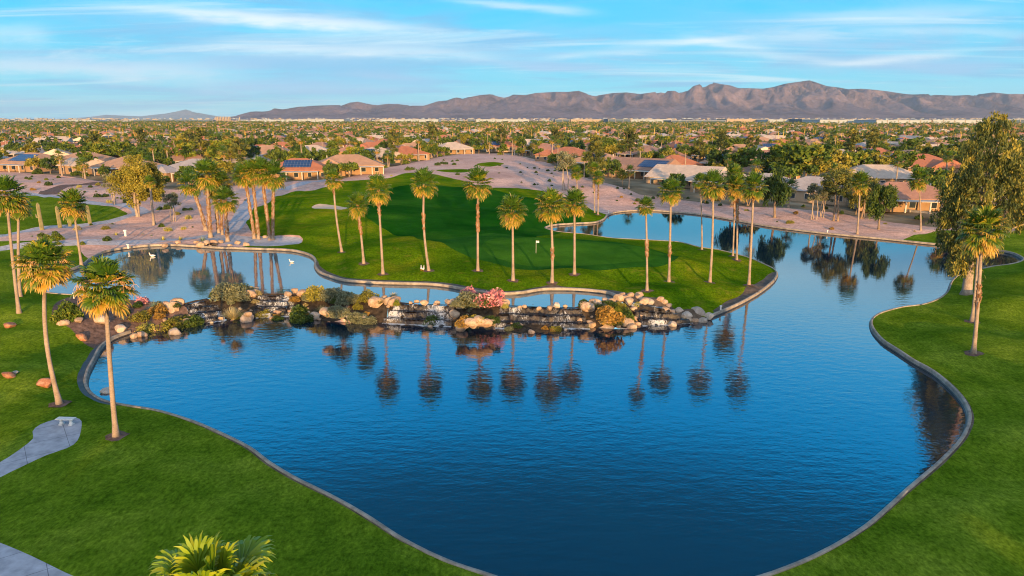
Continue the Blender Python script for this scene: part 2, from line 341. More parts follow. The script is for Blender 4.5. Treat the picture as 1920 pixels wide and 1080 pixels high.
lake = np.vstack([lakeA, cr(list(lakeB), .6, False)]); pond = np.vstack([pondA, cr(list(pondB), .6, False)])

# cascades: (crest left..right at pond level, foot left..right at lake level)
CASC = [[(340,570),(400,557),(367,607),(424,602)],
        [(487,551),(556,552),(470,597),(556,593)],
        [(744,567),(853,570),(716,607),(846,613)],
        [(940,571),(1088,575),(928,616),(1106,617)],
        [(1170,562),(1232,575),(1205,612),(1300,607)]]
def casc_pts(c): return [g(*c[0], U), g(*c[1], U), g(*c[3], 0), g(*c[2], 0)]
# ------------------------------------------------------------------ height field
ctrl = []
def cp(px, py, z): x_, y_ = g(px, py, z); ctrl.append((x_, y_, z))
for px, py, z in [(641,474,2.6),(682,494,2.5),(718,514,2.3),(804,508,2.5),(896,508,2.8),(962,526,2.4),(1035,530,2.3),(1077,514,2.5),(1213,545,1.6),(1254,529,1.7),(1316,468,1.2),(1331,529,1.3),(1374,480,1.0),(1404,534,.85),(1120,402,1.0),
                  (1000,470,2.7),(1080,465,2.6),(1150,470,2.3),(930,460,2.7),(1180,500,2.3),(1250,490,1.8),(560,455,2.2),(600,430,2.9),(660,420,3.3),(720,400,3.0),(800,400,2.3),(880,400,2.3),(960,400,2.4),(1040,395,2.0),(760,360,2.8),(880,365,2.5),(1000,375,2.2),(620,372,3.4),(760,450,3.3),(850,440,2.4),(900,430,2.5),(700,460,3.3),(620,395,3.0),
                  (480,420,2.4),(420,445,2.3),(300,420,2.6),(150,450,2.4),(60,400,2.6),(200,400,2.6),(20,450,2.4),(100,340,3),(300,360,3),(500,345,3),(700,320,3.2),(900,300,3.2),(1000,330,2.6),(1100,350,1.9),(1200,370,1.3),(1350,385,1.1),(1500,400,1.0),(1600,415,.9),(1700,410,1.0),(1850,430,1.0),
                  (10,560,2.2),(60,620,1.9),(30,700,1.5),(100,680,1.2),(112,757,.95),(0,800,1.2),(130,790,.9),(60,860,1.0),(218,818,.8),(150,600,1.8),(200,600,1.4),(300,590,1.3),(-150,700,1.6),(-150,500,2.4),(20,510,2.3),
                  (300,900,.8),(100,1000,1.0),(450,980,.8),(700,1060,.8),(1850,560,1.1),(1880,650,1.1),(1800,640,.9),(1900,800,1.0),(1850,950,.9),(1750,1030,.8),(2050,700,1.4),(2000,500,1.2),
                  (620,580,2.1),(900,590,2.0),(430,575,2.0),(1145,595,1.3),(1230,560,1.5),(1300,575,1.2),(1270,590,.5)]: cp(px, py, z)
for P_, z in ((lakeA, .30), (pondA, U + .30)):
    for i in range(0, len(P_), 4): ctrl.append((P_[i][0], P_[i][1], z))
for P_, z in ((lakeB, -.05), (pondB, U + .05)):
    for p in P_: ctrl.append((p[0], p[1], z))
for a_ in range(0, 360, 15):
    for r_, z in ((320, 3.0), (600, 3.0), (2500, 3.0), (8000, 2.0), (30000, 2.0)):
        ctrl.append((r_ * math.cos(R(a_)), r_ * math.sin(R(a_)), z if r_ * math.sin(R(a_)) > 0 or r_ > 500 else 1.5))
ctrl += [(0, 5, .8), (-30, 0, .8), (30, 0, .8), (0, -30, .8), (60, 20, .9), (-60, 20, 1.0), (-20, -60, .8), (50, -60, .8)]
ctrl = np.array(ctrl); SHORE = np.vstack([lakeA[::3], pondA[::3], lakeB, pondB])
def height(x, y):
    x = np.atleast_1d(np.asarray(x, float)); y = np.atleast_1d(np.asarray(y, float)); z = np.zeros(len(x))
    for s in range(0, len(x), 8000):
        d2 = (x[s:s+8000, None] - ctrl[None, :, 0]) ** 2 + (y[s:s+8000, None] - ctrl[None, :, 1]) ** 2
        w = 1.0 / (d2 + .15) ** 2.0; z[s:s+8000] = (w * ctrl[None, :, 2]).sum(1) / w.sum(1)
        xs_, ys_ = x[s:s+8000], y[s:s+8000]; dsh = np.sqrt(((xs_[:, None] - SHORE[None, :, 0]) ** 2 + (ys_[:, None] - SHORE[None, :, 1]) ** 2).min(1))
        k = np.clip((dsh - .8) / 6, 0, 1); k = k * k * (3 - 2 * k) * np.clip((260 - ys_) / 60, 0, 1) * np.where(ys_ < 66, .35, 1.0)
        z[s:s+8000] += k * ((fbm(xs_ / 11, ys_ / 11, 3, 31) - .5) * 1.9 + (fbm(xs_ / 30, ys_ / 30, 2, 37) - .5) * 1.2)
    return z
def H(x, y): return float(height(x, y)[0])
def G(px, py):
    z = 1.5
    for _ in range(5): x_, y_ = g(px, py, z); z = .4 * z + .6 * H(x_, y_)
    x_, y_ = g(px, py, z); return x_, y_, H(x_, y_)

def region(px, z=2.0, step=1.5, smooth=True):
    P_ = [g(*p, z) for p in px]; return cr(P_, step) if smooth else np.array(P_)
def strip(px, w, z=2.0, step=1.5):
    c = cr([g(*p, z) for p in px], step, False); t = np.gradient(c, axis=0); t /= np.linalg.norm(t, axis=1)[:, None] + 1e-9
    n = np.stack([-t[:, 1], t[:, 0]], 1); return np.vstack([c + n * w / 2, (c - n * w / 2)[::-1]])
REG = []   # (name, polygon, material) first match wins
def area(P_): return .5 * float(np.sum(P_[:, 0] * np.roll(P_[:, 1], -1) - np.roll(P_[:, 0], -1) * P_[:, 1]))
def near_idx(line, px, py, z): p = np.array(g(px, py, z)); return int(np.argmin(((line - p) ** 2).sum(1)))
def bank(line, sgn, a, b, w, mat):
    i0, i1 = sorted((near_idx(line, *a), near_idx(line, *b))); L_ = line[i0:i1]; t = np.gradient(L_, axis=0); t /= np.linalg.norm(t, axis=1)[:, None] + 1e-9
    n = np.stack([-t[:, 1], t[:, 0]], 1) * sgn; u_ = np.linspace(0, 1, len(L_)); e = np.sin(np.pi * u_) ** .35 * (1 + .35 * (vnoise(L_[:, 0] * .4, L_[:, 1] * .4, 4) - .5))
    REG.append(('bare_bank', np.vstack([L_ - n * .1, (L_ + n * (w * e + .15)[:, None])[::-1]]), mat))
s1, s2 = (-1 if area(lake) > 0 else 1), (-1 if area(pond) > 0 else 1)
bank(lakeA, s1, (235, 766, 0), (215, 638, 0), .6, 'wet'); bank(lakeA, s1, (1345, 592, 0), (1455, 512, 0), 1.5, 'mud'); bank(pondA, s2, (1150, 557, U), (590, 490, U), .95, 'mud')
bank(lakeA, s1, (1787, 463, 0), (1740, 459, 0), .9, 'mud'); bank(lakeA, s1, (300, 776, 0), (830, 1055, 0), .22, 'mud'); bank(lakeA, s1, (1631, 607, 0), (1445, 1082, 0), .22, 'mud'); bank(pondA, s2, (250, 466, U), (560, 475, U), .9, 'mulch')
REG.append(('bench_path', region([(-60,935),(0,899),(37,880),(87,855),(125,840),(145,822),(153,790),(140,783),(105,785),(75,796),(61,810),(62,822),(30,847),(0,867),(-60,895)], .9, .7), 'path'))
REG.append(('corner_path', region([(-200,940),(-60,1000),(0,1022),(60,1050),(125,1082),(210,1120),(150,1180),(0,1120),(-200,1020)], .9, .9), 'path'))
REG.append(('cart_path', strip([(-60,478),(0,466),(60,462),(150,458),(250,452),(350,443),(410,437),(440,425),(455,405),(463,388),(475,372),(500,360),(560,350),(640,338)], 3.2, 2.4), 'path'))
REG.append(('cart_path', region([(380,444),(440,441),(520,442),(562,444),(564,450),(545,456),(500,458),(450,456),(400,452)], 2.3), 'path'))
REG.append(('cart_path', strip([(-80,448),(-10,446),(40,436),(110,426),(190,417),(235,409),(262,402),(258,396),(225,390),(175,384),(110,373),(55,364),(-40,355)], 3.2, 2.5), 'path'))
REG.append(('dry_streambed', strip([(88,366),(100,357),(125,350),(165,346),(200,342)], 5, 2.6), 'mulch'))
REG.append(('sand_bunker', region([(585,387),(600,384),(640,386),(655,391),(640,395),(610,393),(590,391)], 2.9), 'sand'))
REG.append(('planting_bed', region([(98,606),(112,572),(150,560),(250,566),(345,572),(350,612),(246,627),(207,638),(175,630),(140,618),(115,611)], 1.6, .8), 'mulch'))
REG.append(('shore_bed', region([(1120,556),(1165,556),(1230,566),(1300,578),(1348,580),(1400,562),(1440,537),(1462,515),(1470,520),(1440,560),(1340,600),(1300,608),(1200,600),(1150,572)], 1.2, .8), 'mud'))
REG.append(('dam_bank', np.vstack([lakeB, pondB[::-1]]), 'damsoil'))
REG.append(('putting_green', region([(905,465),(930,452),(990,448),(1060,449),(1150,453),(1215,459),(1245,468),(1235,479),(1190,488),(1120,494),(1040,495),(960,491),(915,480)], 2.6), 'green'))
REG.append(('green_fringe', region([(820,452),(900,440),(1000,440),(1100,446),(1200,452),(1255,460),(1273,473),(1258,487),(1200,496),(1120,503),(1040,504),(950,500),(890,488),(840,470)], 2.5), 'fringe'))
REG.append(('fairway', region([(742,351),(790,346),(850,348),(955,362),(1040,375),(1090,392),(1060,412),(1012,430),(990,446),(900,452),(850,462),(805,461),(767,446),(730,432),(692,417),(684,400),(692,382),(715,365)], 2.5, 2), 'fairway'))
REG.append(('small_tee', region([(820,318),(870,315),(885,318),(865,321),(830,321)], 3), 'island_lawn'))
REG.append(('small_tee', region([(895,307),(925,304),(945,307),(920,311),(900,310)], 3), 'island_lawn'))
REG.append(('island_grass', region([(440,400),(492,390),(512,380),(517,370),(555,361),(605,354),(655,342),(730,336),(772,328),(817,330),(870,340),(905,347),(960,351),(1020,356),(1060,362),(1100,375),(1137,386),(1160,392),(1200,400),(1330,408),(1450,432),(1500,478),(1440,548),(1395,558),(1348,573),(1300,570),(1240,562),(1180,557),(1120,556),(900,563),(620,540),(560,475),(520,470),(440,467),(470,456),(545,456),(566,449),(562,442),(520,441),(482,440),(465,425)], 2.3, 2), 'island_lawn'))
REG.append(('left_grass', region([(-80,366),(0,366),(60,367),(110,375),(170,385),(235,400),(238,405),(200,415),(150,422),(60,430),(0,442),(-80,444)], 2.5, 2), 'lawn'))
REG.append(('near_lawn', region([(-400,500),(-60,478),(0,471),(112,472),(145,477),(160,492),(200,520),(400,585),(1200,640),(1600,590),(1755,540),(1790,500),(1900,482),(1990,470),(2300,500),(3000,700),(3400,1500),(3000,2600),(960,5000),(-1500,3000),(-2000,1400),(-1500,800)], 1.0, 3, False), 'lawn'))
REG.append(('right_grass', region([(1692,447),(1706,438),(1735,432),(1770,429),(1830,432),(1880,432),(1940,430),(2100,440),(2100,480),(1900,480),(1850,470),(1787,464),(1740,460)], 1.0, 2), 'lawn'))
OPEN = region([(-300,330),(0,322),(120,332),(215,345),(330,356),(480,350),(560,345),(640,338),(700,322),(760,310),(820,297),(868,288),(945,287),(985,296),(1030,308),(1080,328),(1150,345),(1200,354),(1300,366),(1400,378),(1470,384),(1560,388),(1680,398),(1760,405),(1870,410),(2100,416),(2600,900),(900,1500),(-800,900)], 2.5, 3, False)
# a brown worn rim between lawn and kerb
def offset(c, w):
    t = np.gradient(c, axis=0); t /= np.linalg.norm(t, axis=1)[:, None] + 1e-9; return c + np.stack([-t[:, 1], t[:, 0]], 1) * w
PTS = []; EDG = []
def addpoly(P_, closed=True):
    b = len(PTS); PTS.extend([Vector((float(p[0]), float(p[1]))) for p in P_]); n = len(P_)
    EDG.extend([(b + i, b + (i + 1) % n) for i in range(n if closed else n - 1)])
addpoly(lake); addpoly(pond); addpoly(OPEN)
CP = [np.array(casc_pts(c)) for c in CASC]
for r_ in REG: addpoly(r_[1])
def grid(x0, x1, y0, y1, s, keep=None):
    xs, ys = np.meshgrid(np.arange(x0, x1, s), np.arange(y0, y1, s)); P_ = np.stack([xs.ravel(), ys.ravel()], 1) + (rng.random((xs.size, 2)) - .5) * s * .5
    if keep is not None: P_ = P_[keep(P_[:, 0], P_[:, 1])]
    PTS.extend([Vector((float(a), float(b))) for a, b in P_])
vis = lambda k, m: (lambda x, y: np.abs(x) < y * k + m)
grid(-75, 85, 18, 140, 1.7, lambda x, y: (np.abs(x) < y * .8 + 12) & ~inside(lake, x, y) & ~inside(pond, x, y))
grid(-160, 170, 140, 240, 4.5, vis(.8, 20)); grid(-320, 320, 240, 500, 12, vis(.8, 20)); grid(-1400, 1400, 500, 1600, 60, vis(.8, 40))
grid(-140, 140, -120, 18, 12)
for r_ in (400, 900, 2000, 4000, 8000, 16000, 30000, 50000):
    for k in range(24): PTS.append(Vector((r_ * math.cos(k * math.pi / 12), r_ * math.sin(k * math.pi / 12))))
cd = geometry.delaunay_2d_cdt(PTS, EDG, [], 0, 1e-4)
TV = np.array([tuple(v) for v in cd[0]]); TF = np.array([tuple(f) for f in cd[2]]); TZ = height(TV[:, 0], TV[:, 1])
cen = TV[TF].mean(1); inl = inside(lake, cen[:, 0], cen[:, 1]); inp = inside(pond, cen[:, 0], cen[:, 1]) & ~inl
inc = np.zeros(len(TF), bool)
for c_ in CP: inc |= inside(c_, cen[:, 0], cen[:, 1])
def submesh(name, mask, mat, z=None, smooth=True):
    F_ = TF[mask]
    if len(F_) == 0: return None
    u_, inv_ = np.unique(F_, return_inverse=True)
    V_ = np.column_stack([TV[u_], (TZ[u_] if z is None else np.full(len(u_), z))])
    return link(name, mk_mesh(name, V_, inv_.reshape(-1, 3), [M[mat]], smooth=smooth))
tag(submesh('lake_water', inl, 'water', 0.0), 'blue rippled water of the large lake', kind='structure')
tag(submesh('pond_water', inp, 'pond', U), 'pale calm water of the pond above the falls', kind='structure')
left = ~inl & ~inp & ~inc
for name, poly, mat in REG:
    k_ = left & inside(poly, cen[:, 0], cen[:, 1]); left &= ~k_
    o_ = submesh(name, k_, mat)
    if o_: tag(o_, kind='structure')
ino = inside(OPEN, cen[:, 0], cen[:, 1])
tag(submesh('ground', left & ~inc & ino, 'gravel'), kind='structure')
tag(submesh('yard_ground', left & ~inc & ~ino, 'yard'), kind='structure')
tag(submesh('channel_bed', inc, 'damsoil'), kind='structure')
# put the ground under each cascade down out of its way
_gr = bpy.data.objects['channel_bed'].data
for c_ in CP:
    cx_, cy_ = c_.mean(0)
    co = np.empty(len(_gr.vertices) * 3, np.float32); _gr.vertices.foreach_get('co', co); co = co.reshape(-1, 3)
    sh = c_ * .96 + np.array([cx_, cy_]) * .04; k_ = inside(sh, co[:, 0], co[:, 1]); co[k_, 2] -= .8; _gr.vertices.foreach_set('co', co.ravel())
_gr.update()

# ------------------------------------------------------------------ kerbs round the water
def kerb(name, line, lvl, w=.24, sgn=1, wet=.0):
    t = np.gradient(line, axis=0); t /= np.linalg.norm(t, axis=1)[:, None] + 1e-9; n = np.stack([-t[:, 1], t[:, 0]], 1) * sgn
    jz = (fbm(line[:, 0] * .5, line[:, 1] * .5, 3) - .5) * .05
    prof = [(-.16, -.5, 1), (-.10, .06, 1), (-.04, .10, 0), (.0, .34, 0), (.05, .39, 0), (w - .05, .40, 0), (w, .36, 0), (w + .02, .0, 0)]
    V_ = []; F_ = []; m_ = []; k = len(prof)
    for i in range(len(line)):
        for (d, z, _) in prof: V_.append((line[i][0] + n[i][0] * d, line[i][1] + n[i][1] * d, lvl + z + (jz[i] if z > .2 else 0)))
    for i in range(len(line) - 1):
        for j in range(k - 1): F_.append([i * k + j, i * k + j + 1, (i + 1) * k + j + 1, (i + 1) * k + j]); m_.append(prof[j][2])
    F_.append([j for j in range(k)]); m_.append(0); F_.append([(len(line) - 1) * k + j for j in range(k)][::-1]); m_.append(0)
    me = mk_mesh(name, V_, F_, [M['kerb'], M['wet']], m_, smooth=False); return link(name, me)
def area(P_): return .5 * float(np.sum(P_[:, 0] * np.roll(P_[:, 1], -1) - np.roll(P_[:, 0], -1) * P_[:, 1]))
tag(kerb('lake_kerb', lakeA, 0.0, sgn=-1 if area(lake) > 0 else 1), 'pale concrete kerb winding round the large lake', kind='structure')
tag(kerb('pond_kerb', pondA, U, w=.26, sgn=-1 if area(pond) > 0 else 1), 'narrow concrete kerb round the upper pond', kind='structure')
# ------------------------------------------------------------------ cascades
def rock_mat(name, cols, sc=1.5, rough=.85, bs_=.8):
    m, nt, bs, o = new_mat(name); L = nt.links.new
    oi = node(nt, 'ShaderNodeObjectInfo'); n1 = noise(nt, sc, 8, .7); n2 = noise(nt, sc * 5, 6, .7)
    base = ramp(nt, n1, [(.3, cols[0]), (.5, cols[1]), (.72, cols[2])])
    tone = ramp(nt, oi.outputs['Random'], [(0, (.72, .66, .62)), (.35, (1.0, .92, .82)), (.65, (1.1, 1.05, 1.0)), (1, (1.0, .80, .66))])
    c = mixc(nt, .8, base, tone, 'MULTIPLY'); c = mixc(nt, .7, c, ramp(nt, n2, [(.3, (.62, .6, .58)), (.6, (1.1, 1.1, 1.1))]), 'MULTIPLY')
    L(c, bs.inputs['Base Color']); bs.inputs['Roughness'].default_value = rough; bump(nt, bs, n2, bs_, .08); return m
M['rock'] = rock_mat('boulder_rock', [(.18, .12, .085), (.36, .28, .21), (.50, .41, .33)])
M['redrock'] = rock_mat('red_boulder_rock', [(.16, .07, .04), (.34, .15, .08), (.50, .36, .26)])
M['darkrock'] = rock_mat('wet_dark_rock', [(.004, .004, .004), (.014, .011, .010), (.05, .034, .022)], 1.6, .35, .9)
# falling water: white streaks with gaps
m, nt, bs, o = new_mat('falling_water'); L = nt.links.new
at = node(nt, 'ShaderNodeAttribute', attribute_name='tint'); g_ = node(nt, 'ShaderNodeNewGeometry')
st = noise(nt, 3.6, 6, .8, vec=g_.outputs['Position'], stretch=(2.6, 2.6, .12))
cl = noise(nt, .55, 3, .5, vec=g_.outputs['Position'])
mul = node(nt, 'ShaderNodeMath', operation='MULTIPLY'); L(st, mul.inputs[0]); L(cl, mul.inputs[1])
al = ramp(nt, mul.outputs[0], [(.265, (0, 0, 0)), (.34, (.75, .75, .75))]); L(al, bs.inputs['Alpha'])
bs.inputs['Base Color'].default_value = (.46, .50, .56, 1); bs.inputs['Roughness'].default_value = .35; M['fallwater'] = m
m, nt, bs, o = new_mat('foam'); L = nt.links.new
g_ = node(nt, 'ShaderNodeNewGeometry'); f1 = noise(nt, 1.6, 7, .8, vec=g_.outputs['Position']); at = node(nt, 'ShaderNodeAttribute', attribute_name='tint')
mul = node(nt, 'ShaderNodeMath', operation='MULTIPLY'); L(f1, mul.inputs[0]); L(at.outputs['Fac'], mul.inputs[1])
L(ramp(nt, mul.outputs[0], [(.36, (0, 0, 0)), (.62, (.7, .7, .7))]), bs.inputs['Alpha']); bs.inputs['Base Color'].default_value = (.75, .80, .86, 1); bs.inputs['Roughness'].default_value = .5; M['foam'] = m
M['shelfwater'] = water_mat('shelf_water', (.004, .018, .035), .10, .10, 60, 80)
def cascade(i, c, label, steps):
    a0, a1, b1, b0 = [np.array(p) for p in CP[i]]; w = np.linalg.norm(a1 - a0); n = int(w / .14); mrows = 60
    S, T = np.meshgrid(np.linspace(0, 1, n), np.linspace(0, 1, mrows)); s = S.ravel(); t = T.ravel()
    P_ = (a0[None] * (1 - s)[:, None] + a1[None] * s[:, None]) * (1 - t)[:, None] + (b0[None] * (1 - s)[:, None] + b1[None] * s[:, None]) * t[:, None]
    ln = np.linalg.norm((a0 + a1) / 2 - (b0 + b1) / 2)
    P_[:, 1] += (fbm(P_[:, 0] * .6, t * 0 + i, 3, 5) - .5) * .5
    jt = t + (fbm(P_[:, 0] * .5, P_[:, 1] * .15, 4, 2) - .5) * .30 * np.sin(np.pi * t)
    blk = np.floor(P_[:, 0] / .9 + 3 * vnoise(P_[:, 0] * .3, P_[:, 1] * 0 + 2)); jt = jt + (np.abs(np.sin(blk * 12.9898 + np.floor(t * steps) * 4.1) * 43758.5) % 1 - .5) * .16 * np.sin(np.pi * t)
    k = jt * steps; fl = np.floor(np.clip(k, 0, steps - 1e-6)); fr = k - fl
    z = U * (1 - (fl + np.clip((fr - .62) / .22, 0, 1)) / steps) - .10
    z[t > .995] = -.25
    tread = fr < .60
    rz = z + (fbm(P_[:, 0] * 2.2, P_[:, 1] * 2.2, 4, 7) - .5) * .75 * np.where(tread, .45, 1.1) - .06
    F_ = np.array([[r * n + q, r * n + q + 1, (r + 1) * n + q + 1, (r + 1) * n + q] for r in range(mrows - 1) for q in range(n - 1)])
    root = empty('waterfall', (float(P_[:, 0].mean()), float(P_[:, 1].mean()), 0)); o_ = np.array(root.location)
    tag(root, label, 'waterfall', 'cascades spilling from the upper pond into the lake')
    V_ = np.column_stack([P_, rz]) - o_; link('rock_ledge', mk_mesh('rock_ledge', V_, F_, [M['darkrock']], smooth=False), root)
    # still water lying on each shelf
    ft = tread[F_].mean(1) > .5; V2 = np.column_stack([P_, z + .03]) - o_
    link('shelf_pool', mk_mesh('shelf_pool', V2, F_[ft], [M['shelfwater']], smooth=True), root)
    V3 = np.column_stack([P_[:, 0], P_[:, 1] - .10, z + .06 + (~tread) * .04]) - o_
    link('falling_water', mk_mesh('falling_water', V3, F_[~ft], [M['fallwater']], smooth=True), root)
    # foam where the last fall meets the lake
    fx = np.linspace(0, 1, 40); V4 = []; T4 = []
    for q, sx_ in enumerate(fx):
        p = b0 * (1 - sx_) + b1 * sx_
        for r in range(6):
            d = -.25 + 1.1 * r / 5; V4.append((p[0], p[1] - d, .035)); T4.append(1.35 * (1 - r / 5) ** .8 * (.4 + 1.1 * vnoise(q * .35 + i * 7, 3.3)))
    F4 = np.array([[q * 6 + r, (q + 1) * 6 + r, (q + 1) * 6 + r + 1, q * 6 + r + 1] for q in range(39) for r in range(5)])
    link('foam', mk_mesh('foam', np.array(V4) - o_, F4, [M['foam']], tint=T4), root)
LAB = ['cascade over dark ledges beside the planting bed, leftmost of the falls', 'short cascade between the grassy islet and the long shrub islet',
       'broad cascade over dark ledges just left of the pink flowers', 'widest cascade over dark mossy ledges just right of the pink flowers', 'small cascade among pale boulders nearest the island tip']
for i, c in enumerate(CASC): cascade(i, c, LAB[i], [4, 4, 3, 3, 3][i])
# ------------------------------------------------------------------ foliage materials
def leaf_mat(name, stops, rough=.6, trans=.25, jitter=.12, spec=.25):
    m, nt, bs, o = new_mat(name); L = nt.links.new
    at = node(nt, 'ShaderNodeAttribute', attribute_name='tint'); oi = node(nt, 'ShaderNodeObjectInfo')
    ad = node(nt, 'ShaderNodeMath', operation='MULTIPLY_ADD'); L(oi.outputs['Random'], ad.inputs[0]); ad.inputs[1].default_value = jitter * 2
    sb = node(nt, 'ShaderNodeMath', operation='SUBTRACT'); L(at.outputs['Fac'], sb.inputs[0]); sb.inputs[1].default_value = jitter; L(sb.outputs[0], ad.inputs[2])
    c = ramp(nt, ad.outputs[0], stops); L(c, bs.inputs['Base Color']); bs.inputs['Roughness'].default_value = rough; bs.inputs['Specular IOR Level'].default_value = spec
    if trans:
        tr = node(nt, 'ShaderNodeBsdfTranslucent'); L(c, tr.inputs[0]); mx = node(nt, 'ShaderNodeMixShader'); mx.inputs[0].default_value = trans
        L(bs.outputs[0], mx.inputs[1]); L(tr.outputs[0], mx.inputs[2]); L(mx.outputs[0], o.inputs[0])
    return m
M['palmleaf'] = leaf_mat('palm_leaf', [(0, (.015, .045, .006)), (.4, (.035, .095, .008)), (.7, (.09, .15, .010)), (.9, (.26, .22, .016)), (1, (.42, .26, .04))], .45, .15, .08, .4)
M['youngleaf'] = leaf_mat('young_palm_leaf', [(0, (.04, .10, .005)), (.5, (.09, .20, .008)), (.8, (.20, .29, .010)), (1, (.34, .36, .02))], .45, .2, .05, .4)
M['deadleaf'] = leaf_mat('dead_palm_leaf', [(0, (.17, .08, .025)), (.5, (.30, .165, .05)), (1, (.42, .28, .10))], .8, .1)
M['mesquite'] = leaf_mat('mesquite_leaf', [(0, (.025, .055, .008)), (.45, (.07, .12, .012)), (.8, (.15, .19, .02)), (1, (.28, .25, .03))], .7, .2, .2)
M['olive'] = leaf_mat('olive_leaf', [(0, (.10, .11, .015)), (.5, (.21, .20, .028)), (1, (.34, .29, .045))], .7, .2, .2)
M['gum'] = leaf_mat('gum_leaf', [(0, (.022, .042, .014)), (.45, (.075, .10, .026)), (.75, (.17, .175, .03)), (1, (.32, .27, .045))], .6, .2, .12)
M['darkleaf'] = leaf_mat('dark_leaf', [(0, (.014, .036, .008)), (.5, (.04, .08, .012)), (1, (.10, .14, .02))], .6, .15, .15)
M['sage'] = leaf_mat('sage_leaf', [(0, (.07, .085, .05)), (.5, (.14, .16, .095)), (1, (.25, .26, .16))], .8, .1, .15)
M['rust'] = leaf_mat('rusty_leaf', [(0, (.12, .08, .02)), (.5, (.26, .15, .03)), (1, (.36, .24, .06))], .8, .1, .1)
M['pink'] = leaf_mat('pink_petal', [(0, (.32, .06, .10)), (.5, (.55, .22, .25)), (1, (.66, .42, .42))], .6, .2, .1)
M['straw'] = leaf_mat('straw_grass', [(0, (.17, .15, .06)), (.5, (.30, .26, .12)), (1, (.46, .40, .22))], .8, .15, .1)
M['agave'] = leaf_mat('agave_leaf', [(0, (.08, .13, .09)), (1, (.20, .27, .18))], .5, .05, .1)
M['yellow'] = leaf_mat('yellow_spurge', [(0, (.16, .17, .03)), (.5, (.32, .31, .06)), (1, (.50, .46, .14))], .7, .15, .1)
def bark_mat(name, c1, c2, c3, ring=0):
    m, nt, bs, o = new_mat(name); L = nt.links.new
    n1 = noise(nt, 1.1, 6, .65, stretch=(1, 1, .7)); c = ramp(nt, n1, [(.3, c1), (.5, c2), (.75, c3)])
    n2 = noise(nt, 6, 5, .7, stretch=(1, 1, 2.5 if ring else .4)); c = mixc(nt, .6, c, ramp(nt, n2, [(.35, (.6, .56, .52)), (.6, (1.1, 1.1, 1.1))]), 'MULTIPLY')
    L(c, bs.inputs['Base Color']); bs.inputs['Roughness'].default_value = .9; bump(nt, bs, n2, .7, .04); return m
M['palmbark'] = bark_mat('palm_bark', (.17, .13, .10), (.26, .21, .17), (.36, .30, .25), 1)
M['boots'] = bark_mat('palm_boots', (.12, .06, .03), (.23, .125, .06), (.34, .22, .12), 1)
M['bark'] = bark_mat('tree_bark', (.12, .085, .06), (.20, .15, .11), (.30, .24, .18))
M['palebark'] = bark_mat('pale_bark', (.20, .16, .13), (.29, .24, .20), (.38, .33, .28))
M['cactus'] = simple('cactus_skin', (.17, .16, .08), .8, .25, 2.0, .5, .05)

# ------------------------------------------------------------------ palms
def frond_geo(az, el, pet, R_, rs, nleaf=15, droop=1.0, tint=.5, V=None, F=None, T=None):
    """fan leaf: a petiole leaving the crown centre, blade of narrow leaflets whose tips hang"""
    d = Vector((math.cos(az) * math.cos(el), math.sin(az) * math.cos(el), math.sin(el)))
    s = Vector((-math.sin(az), math.cos(az), 0)); nrm = s.cross(d) * -1
    if nrm.z < 0 and el > 0: nrm = -nrm
    base = d * .10; tipp = d * pet + Vector((0, 0, -.06 * pet * droop))
    b = len(V); w = .022
    V += [base - s * w, base + s * w, tipp + s * w, tipp - s * w]; F.append([b, b + 1, b + 2, b + 3]); T += [tint + .25] * 4
    roll = rs.uniform(-.35, .35)
    for k in range(nleaf):
        a = (k / (nleaf - 1) - .5) * R(190)
        ld = d * math.cos(a) + s * math.sin(a) * (1) + nrm * (.28 * abs(math.sin(a)) + roll * math.sin(a) * .4); ld.normalize()
        ln = R_ * (1 - .22 * abs(a) / R(95)) * rs.uniform(.9, 1.08); sd = ld.cross(nrm).normalized()
        wd = .052 * R_ + .012; p = tipp.copy(); dd = ld.copy(); rows = []; segs = (.40, .25, .20, .15)
        wds = (.25, 1.0, .85, .5, .04)
        tw = .35 * (1 if k % 2 else -1)
        sdt = (sd + nrm * tw).normalized()
        for q in range(5):
            rows.append((p - sdt * wd * wds[q], p + sdt * wd * wds[q]))
            if q < 4: p = p + dd * (ln * segs[q]); dd = (dd + Vector((0, 0, -1)) * (.10 + .42 * q) * droop * rs.uniform(.5, 1.2)).normalized()
        b = len(V); tt = tint + rs.uniform(-.16, .16)
        for q, r_ in enumerate(rows): V += list(r_); T += [tt + .09 * q] * 2
        for q in range(4): F.append([b + 2 * q, b + 2 * q + 1, b + 2 * q + 3, b + 2 * q + 2])
def palm_crown(seed, n=52, pet=.95, R_=1.05, nleaf=15, elmin=-58, t0=.26):
    rs = random.Random(seed); V, F, T = [], [], []
    for i in range(n):
        f = i / n; el = R(84) - (R(84) - R(elmin)) * f ** .85; az = i * 2.39996 + rs.uniform(-.25, .25)
        frond_geo(az, el + rs.uniform(-.12, .12), pet * rs.uniform(.8, 1.15) * (1 if el > 0 else .95), R_ * rs.uniform(.85, 1.1), rs, nleaf, .8 + .5 * f, t0 + .44 * f + rs.uniform(-.24, .24), V, F, T)
    return mk_mesh('crown', [tuple(v) for v in V], F, [M['palmleaf']], tint=T)
def palm_skirt(seed, n=12, R_=.9, pet=.75, lo=-78, hi=-42):
    rs = random.Random(seed); V, F, T = [], [], []
    for i in range(n):
        frond_geo(rs.uniform(0, 6.28), R(rs.uniform(lo, hi)), pet * rs.uniform(.7, 1.1), R_ * rs.uniform(.7, 1.0), rs, 9, 1.3, rs.uniform(.2, .9), V, F, T)
    return mk_mesh('dead_fronds', [tuple(v) for v in V], F, [M['deadleaf']], tint=T)
